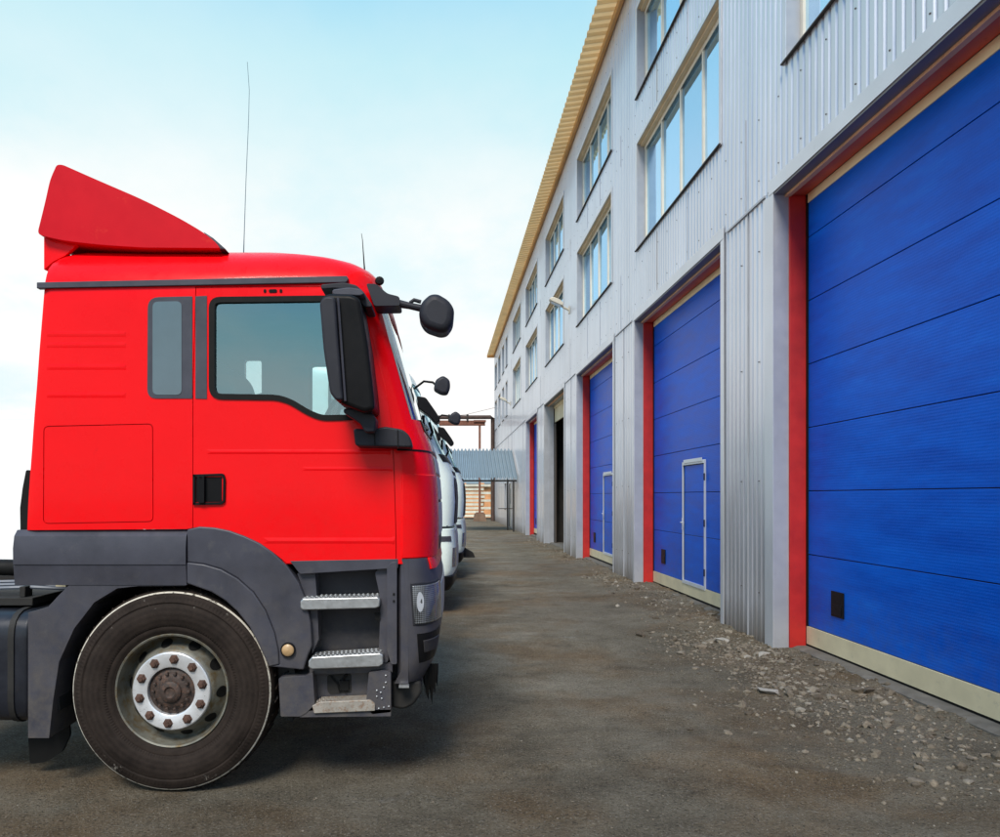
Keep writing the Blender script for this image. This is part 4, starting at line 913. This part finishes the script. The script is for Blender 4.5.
# wall screws, joints and laps stay in the wall's own mesh
mb = WALL; mb.cur = 1
for z in (.55, 1.75, 3.0, 4.2, 4.95, 5.6, 7.95, 8.3, 10.4):
    for k in range(int(3/PER), int(30/PER)):
        y = (k+.28)*PER
        if k % 4 or any(o[0]-.14 < y < o[1]+.14 and o[2]-.1 < z < o[3]+.15 for o in opens): continue
        zj = z + random.uniform(-.02,.02); mb.box(WX-.012, WX-.002, y-.0055, y+.0055, zj-.0055, zj+.0055)
mb.cur = 2
for y in (8.35, 14.1, 19.9, 26.0, 31.8, 37.0, 38.9): mb.box(WX-.012, WX+.002, y-.006, y+.006, 0, 4.72)
for y in (8.4, 10.4, 11.9, 14.3, 16.2, 17.6, 20.0, 26.1, 31.7, 37.4): mb.box(WX-.013, WX-.004, y-.005, y+.005, 4.76, 5.78); mb.box(WX-.013, WX-.004, y-.005, y+.005, 7.86, 8.44)
mb.box(WX-.018, WX+.0, YN, 3.3, 4.70, 4.725)
for a, b_ in ((7.9,8.95), (13.5,14.75), (19.2,20.8), (25.3,26.8), (30.8,YF)): mb.box(WX-.018, WX+.0, a, b_, 4.715, 4.738)
B_(mb, 'wall', [M['wall'], M['dark_ledge'], M['reveal']], fixn=False, angle=20)

def wicket(y0, y1, z0, z1, parent):
    xd = WX+.32
    mb = MB(); ring = [(y0,z0), (y1,z0), (y1,z1), (y0,z1)]; q = offset_poly(ring, .05)
    for (a, b_, c, d) in ((y0,y1,z0,z0+.05), (y0,y1,z1-.05,z1), (y0,y0+.034,z0+.051,z1-.051), (y1-.034,y1,z0+.051,z1-.051)): mb.box(xd-.022, xd-.001, a, b_, c, d)
    mb.box(xd-.035, xd-.022, y0+.1, y1-.1, z1-.02, z1+.03)
    mb.box(xd-.03, xd-.022, y1-.04, y1-.005, z0+.82, z0+1.0); mb.tube([(xd-.05,y1-.02,z0+.93), (xd-.05,y1-.15,z0+.93)], .010, 6)
    mb.cur = 1; e = .036
    for (a, b_, c, d) in ((y0+e,y1-e,z1-.062,z1-.052), (y0+e,y0+e+.01,z0+.052,z1-.062), (y1-e-.01,y1-e,z0+.052,z1-.062)): mb.box(xd-.006, xd-.001, a, b_, c, d)
    for z in (z0+.25, z0+.95, z1-.25): mb.box(xd-.032, xd-.0225, y0-.012, y0+.02, z-.05, z+.05)
    mb.build('wicket_door', [M['alu_frame'], M['rubber']], parent)
M['alu_frame'] = mat('aluminium_door_frame', (.70,.74,.78), .4, metal=.3, var=.08)
for i, (a, b_, zt) in enumerate(doors):
    xd = WX+.32; opened = i == 3
    # grey reveal: far jamb, near jamb, head; flashing round the outside
    mb = MB(); mb.box(WX-.012, WX+.14, a-.03, a, -.3, zt); B_(mb, 'door_reveal', 'reveal'); mb = MB(); mb.box(WX-.012, WX+.14, b_, b_+.03, -.3, zt); RV = B_(mb, 'door_reveal', 'reveal'); mb = MB(); mb.box(WX-.012, WX+.14, a-.03, b_+.03, zt, zt+.03); B_(mb, 'head_reveal', mat('shaded_grey_flashing', (.20,.20,.21), .5, var=.12))  # head is a darker copy: shade in its colour, mutes the door's blue bounce
    mb = MB(); mb.box(WX-.020, WX-.013, b_, b_+(.20 if i == 0 else .10), -.3, zt+.02); mb.box(WX-.020, WX-.013, a-.10, a, -.3, zt+.02); mb.box(WX-.024, WX-.0135, a-.10, b_+.10, zt+.021, zt+.17); B_(mb, 'door_flashing', 'flashing')
    fm = 'red_frame' if not opened else 'reveal'
    mb = MB(); mb.box(WX+.14, xd-.012, a-.06, a+.022, -.3, zt-.012); B_(mb, 'door_jamb', fm, bevel=.004); mb = MB(); mb.box(WX+.14, xd-.012, b_-.022, b_+.06, -.3, zt-.012); FR = B_(mb, 'door_jamb', fm, bevel=.004)
    mb = MB(); mb.box(WX+.141, xd-.012, a-.06, b_+.06, zt-.010, zt+.08); B_(mb, 'frame_head', 'head_red_lit' if not opened else 'reveal', FR)
    mb = MB(); mb.box(WX+.10, WX+.150, a+.001, b_-.001, zt-.028, zt-.001); B_(mb, 'head_strip', 'peach')
    for g0 in (b_-.05, a+.015): mb = MB(); mb.box(xd-.011, xd+.02, g0, g0+.035, -.3, zt-.02); B_(mb, 'door_guide', 'rubber')
    mb = MB(); mb.box(xd-.010, xd+.004, a+.051, b_-.051, zt-.105, zt-.015); B_(mb, 'top_seal', 'cream_lit')
    zb = .03 + .012*i
    if opened:
        mb = MB(); mb.box(xd+.01, xd+.05, a+.05, b_-.05, 4.05, zt-.08); B_(mb, 'raised_door', 'cream')
        mb = MB(); mb.box(xd-.01, xd+.03, b_-.35, b_-.06, -.3, 4.0); B_(mb, 'open_door_leaf', mat('brown_dark_leaf', (.06,.045,.035), .6))
        continue
    # sectional leaf: stacked panels with open joints between
    mb = MB(); z = zb+.22; cuts = [.98+.645*k + .01*i for k in range(7)]
    lim = [z] + [c for c in cuts if z+.1 < c < zt-.1] + [zt-.02]
    for k in range(len(lim)-1): mb.box(xd, xd+.045, a+.03, b_-.03, lim[k]+.004, lim[k+1]-.004)
    LEAF = B_(mb, 'garage_door', 'blue', bevel=.003)
    mb = MB(); mb.box(xd+.012, xd+.03, a+.04, b_-.04, zb+.2, zt-.05); B_(mb, 'panel_joint', 'rubber', LEAF)
    mb = MB(); mb.box(xd-.012, xd+.04, a+.03, b_-.03, zb+.04, zb+.218); B_(mb, 'bottom_board', 'cream', LEAF)
    mb = MB(); mb.box(xd-.006, xd+.035, a+.03, b_-.03, zb-.03, zb+.038); B_(mb, 'rubber_seal', 'rubber', LEAF)
    mb = MB(); y_ = b_-.62; ring_prism(mb, [(0,0),(1,0),(1,1),(0,1)], .1, 0, 1); mb = MB()
    mb.box(xd-.012, xd-.001, y_-.11, y_+.11, zb+.40, zb+.64); mb.box(xd-.016, xd-.012, y_-.08, y_+.08, zb+.42, zb+.52); HD = B_(mb, 'lift_handle', 'black', LEAF, bevel=.004)
    if i in (1, 2): wicket(b_-2.66, b_-1.66, zb+.20, 2.10, LEAF)
# concrete aprons
mb = MB()
for i, (a, b_, zt) in enumerate(doors): mb.prism([(WX+.17,-.3), (WX+.17,.03), (WX+.22,.047), (WX+.6,.052), (WX+.6,-.3)], a-.02, b_+.02, 'y')
o = mb.build('door_apron', M['concrete'], BL)

# windows
def make_window(a, b_, z0, z1, n):
    xg = WX+.13
    mb = MB(); mb.box(WX-.008, xg+.06, b_, b_+.02, z0, z1+.02); mb.box(WX-.008, xg+.06, a-.02, a, z0, z1+.02); mb.box(WX-.0, xg+.06, a, b_, z0-.02, z0); W_ = B_(mb, 'window', 'reveal'); mb = MB(); mb.box(WX-.008, xg+.06, a, b_, z1, z1+.02); mb.box(WX+.05, xg-.013, a+.001, b_-.001, z1-.035, z1-.001); B_(mb, 'window_head', 'window_head_lit', W_)
    mb = MB(); mb.box(WX-.018, WX-.0085, b_+.0, b_+.07, z0-.02, z1+.07); mb.box(WX-.018, WX-.0085, a-.07, a, z0-.02, z1+.07); mb.box(WX-.018, WX-.0085, a, b_, z1+.001, z1+.07); B_(mb, 'window_flashing', 'flashing', W_)
    mb = MB(); mb.prism([(WX-.042,z0-.020), (WX-.040,z0-.004), (xg,z0+.012), (xg,z0+.004), (WX-.03,z0-.022)], a-.06, b_+.06, 'y'); B_(mb, 'window_ledge', 'dark_ledge', W_)
    mb = MB(); e = .055
    mb.box(xg, xg+.05, a+.001, b_-.001, z0+.013, z0+.013+e); mb.box(xg, xg+.05, a+.001, b_-.001, z1-e, z1-.001)
    for k in range(n+1):
        c = a+.03+(b_-a-.06)*k/n; mb.box(xg-.004, xg+.05, c-.029, c+.029, z0+.0131+e, z1-e-.001)
    if z1-z0 > 1: mb.box(xg-.012, xg-.0005, a+.001, b_-.001, z1-.10, z1-.03)
    B_(mb, 'window_frame', 'frame_white', W_, bevel=.004)
    mb = MB()
    for k in range(n):
        c0 = a+.03+(b_-a-.06)*k/n+.029; c1 = a+.03+(b_-a-.06)*(k+1)/n-.029
        t0 = random.uniform(-.006,.006); t1 = random.uniform(-.004,.004)
        mb.add([(xg+.03+t0,c0,z0+.06), (xg+.03-t0,c1,z0+.06), (xg+.03-t0+t1,c1,z1-.05), (xg+.03+t0+t1,c0,z1-.05)], [(0,1,2,3)])
    B_(mb, 'window_pane', 'pane', W_, fixn=False)
for a, b_ in cols_:
    for z0, z1 in rows_: make_window(a, b_, z0, z1, 4)
for a, b_ in narrow:
    for z0, z1 in rows_: make_window(a, b_, z0, z1, 1)
make_window(*small[0], 2)
a, b_, z0, z1 = small[1]
mb = MB(); mb.box(WX+.05, WX+.1, a, b_, z0, z1); ED = B_(mb, 'entrance_door', 'frame_white')
mb = MB(); mb.box(WX+.045, WX+.0495, a+.25, b_-.25, 1.2, 2.0); B_(mb, 'door_pane', 'pane', ED)
mb = MB()
for a, b_, z0, z1 in small: mb.box(WX+.11, WX+.2, a-.05, b_+.05, z0-.05, z1+.05)
B_(mb, 'opening_backing', 'core')
# roof sheets with ribs, seen from below at the eave
mb = MB(); per = .25; cols = []
for k in range(int((YN-.3)/per), int((YF+.5)/per)):
    for f, a in ((0,0), (.36,0), (.5,1), (.86,1)): cols.append(((k+f)*per, a))
mb.grid([[(x, y, ZE+.14*(x-WX)-.0+.055*a) for y, a in cols] for x in (2.92, 3.4, 9.4)])
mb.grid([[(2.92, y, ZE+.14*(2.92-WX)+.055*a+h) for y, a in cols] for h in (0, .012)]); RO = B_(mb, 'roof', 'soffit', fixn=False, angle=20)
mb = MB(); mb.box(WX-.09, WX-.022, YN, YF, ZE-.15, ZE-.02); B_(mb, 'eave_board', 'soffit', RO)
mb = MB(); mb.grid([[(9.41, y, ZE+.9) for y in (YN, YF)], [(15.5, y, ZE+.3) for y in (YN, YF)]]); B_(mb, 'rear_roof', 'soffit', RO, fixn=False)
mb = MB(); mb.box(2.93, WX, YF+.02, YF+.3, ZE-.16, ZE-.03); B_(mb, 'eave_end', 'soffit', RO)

# wall lamps
def lamp(y, z, label):
    t = thing('wall_lamp', label, 'lamp', (WX-.02, y, z), 'lamps on the workshop wall')
    mb = MB(); mb.box(WX-.05, WX-.026, y-.06, y+.06, z-.1, z+.1); mb.build('bracket', M['lamp_white'], t, bevel=.005)
    mb = MB(); mb.tube([(WX-.04,y,z), (WX-.18,y-.02,z+.06), (WX-.32,y-.03,z+.16)], .03, 8); mb.build('lamp_arm', M['lamp_white'], t)
    mb = MB(); mb.prism(rpoly([(WX-.22,z+.08), (WX-.54,z+.22), (WX-.58,z+.29), (WX-.47,z+.33), (WX-.28,z+.25), (WX-.20,z+.16)], .05), y-.12, y+.08); h = mb.build('lamp_head', M['lamp_white'], t, bevel=.04, seg=3)
    mb = MB(); mb.prism(rpoly([(WX-.26,z+.075), (WX-.53,z+.195), (WX-.50,z+.225), (WX-.27,z+.115)], .02), y-.09, y+.05); mb.build('lamp_lens', M['reflector'], h, bevel=.01)
lamp(20.0, 6.55, 'nearer white lamp on the wall beside the third column of windows')
lamp(37.6, 6.25, 'farther white lamp high on the wall above the corrugated canopy')

# ------------------------------------------------------------------ far end: canopy, pipe rack, timber
CA = thing('entrance_canopy', 'blue grey corrugated metal canopy sloping from the wall over the far entrance', 'canopy', (1.9, 35, 0))
mb = MB(); cols = []
for k in range(18):
    for f, a in ((0,0), (.3,0), (.5,1), (.8,1)): cols.append((.28+(k+f)*.174, a))
cols = [c for c in cols if c[0] < WX-.06]
for h in (0, .01): mb.grid([[(x, y, z+.10*a+h) for x, a in cols] for y, z in ((33.5,2.34), (36.4,3.80))])
mb.grid([[(x, 33.5, 2.34+.10*a+h) for x, a in cols] for h in (0, .01)])
mb.build('canopy_sheet', M['canopy'], CA, fixn=False, angle=20)
for x, y, zt in ((3.16,33.6,2.33), (3.05,35.4,3.2), (.45,36.3,3.7)):
    mb = MB(); mb.box(x-.035, x+.035, y-.035, y+.035, -.1, zt); mb.build('canopy_post', M['soot'], CA)
mb = MB(); mb.box(.4, 3.3, 33.56, 33.64, 2.25, 2.33); mb.box(.4, 3.3, 36.25, 36.33, 3.66, 3.74); mb.build('canopy_beam', M['soot'], CA)
mb = MB(); mb.tube([(2.6,35.3,1.02), (3.34,35.3,1.02)], .02, 6); mb.build('hand_rail', M['rust'], CA)

PR = thing('pipe_rack', 'rusty overhead pipe bridge on steel posts at the far end of the yard', 'pipe rack', (2.4, 49, 0))
mb = MB(); mb.box(-6, 2.75, 48.95, 49.1, 6.30, 6.56); mb.box(-6, 2.75, 48.9, 49.15, 6.23, 6.29); mb.box(2.0, 2.8, 48.85, 49.2, 6.45, 6.58); mb.build('beam', M['gantry_rust'], PR)
mb = MB(); mb.tube([(-6,49.02,6.76), (3.1,49.02,6.78), (3.27,49.3,6.74), (3.27,49.3,0)], .13, 10); mb.build('pipe', M['pipe_brown'], PR)
mb = MB()
for x in (-1.5, .4, 1.6): mb.lathe([(.17,-.04),(.17,.04)], (x,49,6.77), 10); mb.box(x-.06, x+.06, 48.9, 49.1, 6.5, 6.95)
mb.build('pipe_clamp', M['soot'], PR)
mb = MB(); mb.box(2.33, 2.47, 48.93, 49.07, .4, 6.3); mb.box(2.15, 2.65, 48.8, 49.2, .48, .56); mb.build('post', M['gantry_rust'], PR)
mb = MB(); mb.box(-5.0, -4.86, 48.93, 49.07, -.1, 6.3); mb.build('post', M['gantry_rust'], PR)
mb = MB(); mb.prism([(1.93,-.2), (2.86,-.2), (2.72,.50), (2.07,.50)], 48.6, 49.4); o = mb.build('post_base', mat('dirty_brown_concrete', (.20,.13,.09), .9, var=.3, vscale=3), PR)

mb = MB(); mb.tube([(WX-.02,48.5,7.35), (1.5,50,7.05), (-3,53,6.95), (-9,60,7.3)], .012, 5)
tag(mb.build('overhead_cable', M['rust']), 'thin overhead cable slung from the far end of the wall', 'cable')

LS = thing('timber_stack', 'stack of pale sawn planks with gaps at the far end of the yard', 'timber stack', (1.5, 54, 0))
for k in range(9):
    mb = MB(); z = .15+.27*k
    for j in range(2): mb.box(-3+.3*random.random(), 3.0-random.random()*.2 if k % 2 else 4.6, 53.4+j*.6, 53.9+j*.6, z, z+.16)
    mb.build('plank_layer', M['wood_pale'], LS)
    mb = MB()
    for x in (-2.2, -.3, 1.3, 2.6): mb.box(x, x+.35, 53.5, 54.4, z+.161, z+.269)
    mb.build('spacer', M['wood_glow'], LS)
SH = thing('timber_shed', 'low timber shed behind the plank stack, warm glow painted into its orange brown', 'shed', (1.5, 60, 0))
mb = MB(); mb.box(-6, 7, 58, 63, -.1, 2.6); mb.build('shed_wall', M['wood_glow'], SH)
mb = MB(); mb.prism([(57.5,2.55), (60.5,3.2), (63.5,2.55), (63.5,2.65), (60.5,3.32), (57.5,2.65)], -6.4, 7.4, 'x'); mb.build('shed_roof', M['canopy'], SH)
mb = MB(); mb.box(-.5, .6, 57.9, 57.995, 0, 2.1); mb.build('shed_door', M['wood_pale'], SH)

BW = MB(); BW.box(-34, -7.2, 15.5, 15.7, -.2, 3.16)
bw = thing('boundary_wall', 'whitewashed boundary wall with coping behind the tail of the red truck', 'wall', (-20, 15.6, 0))
BW.build('wall_panel', M['whitewash'], bw)
mb = MB(); mb.box(-34.002, -7.198, 15.498, 15.702, 3.161, 3.25); mb.build('coping', M['whitewash'], bw)
mb = MB()
for k in range(9): mb.box(-33.5+k*3.2, -33.3+k*3.2, 15.47, 15.499, -.2, 3.0)
mb.build('pilaster', M['whitewash'], bw)
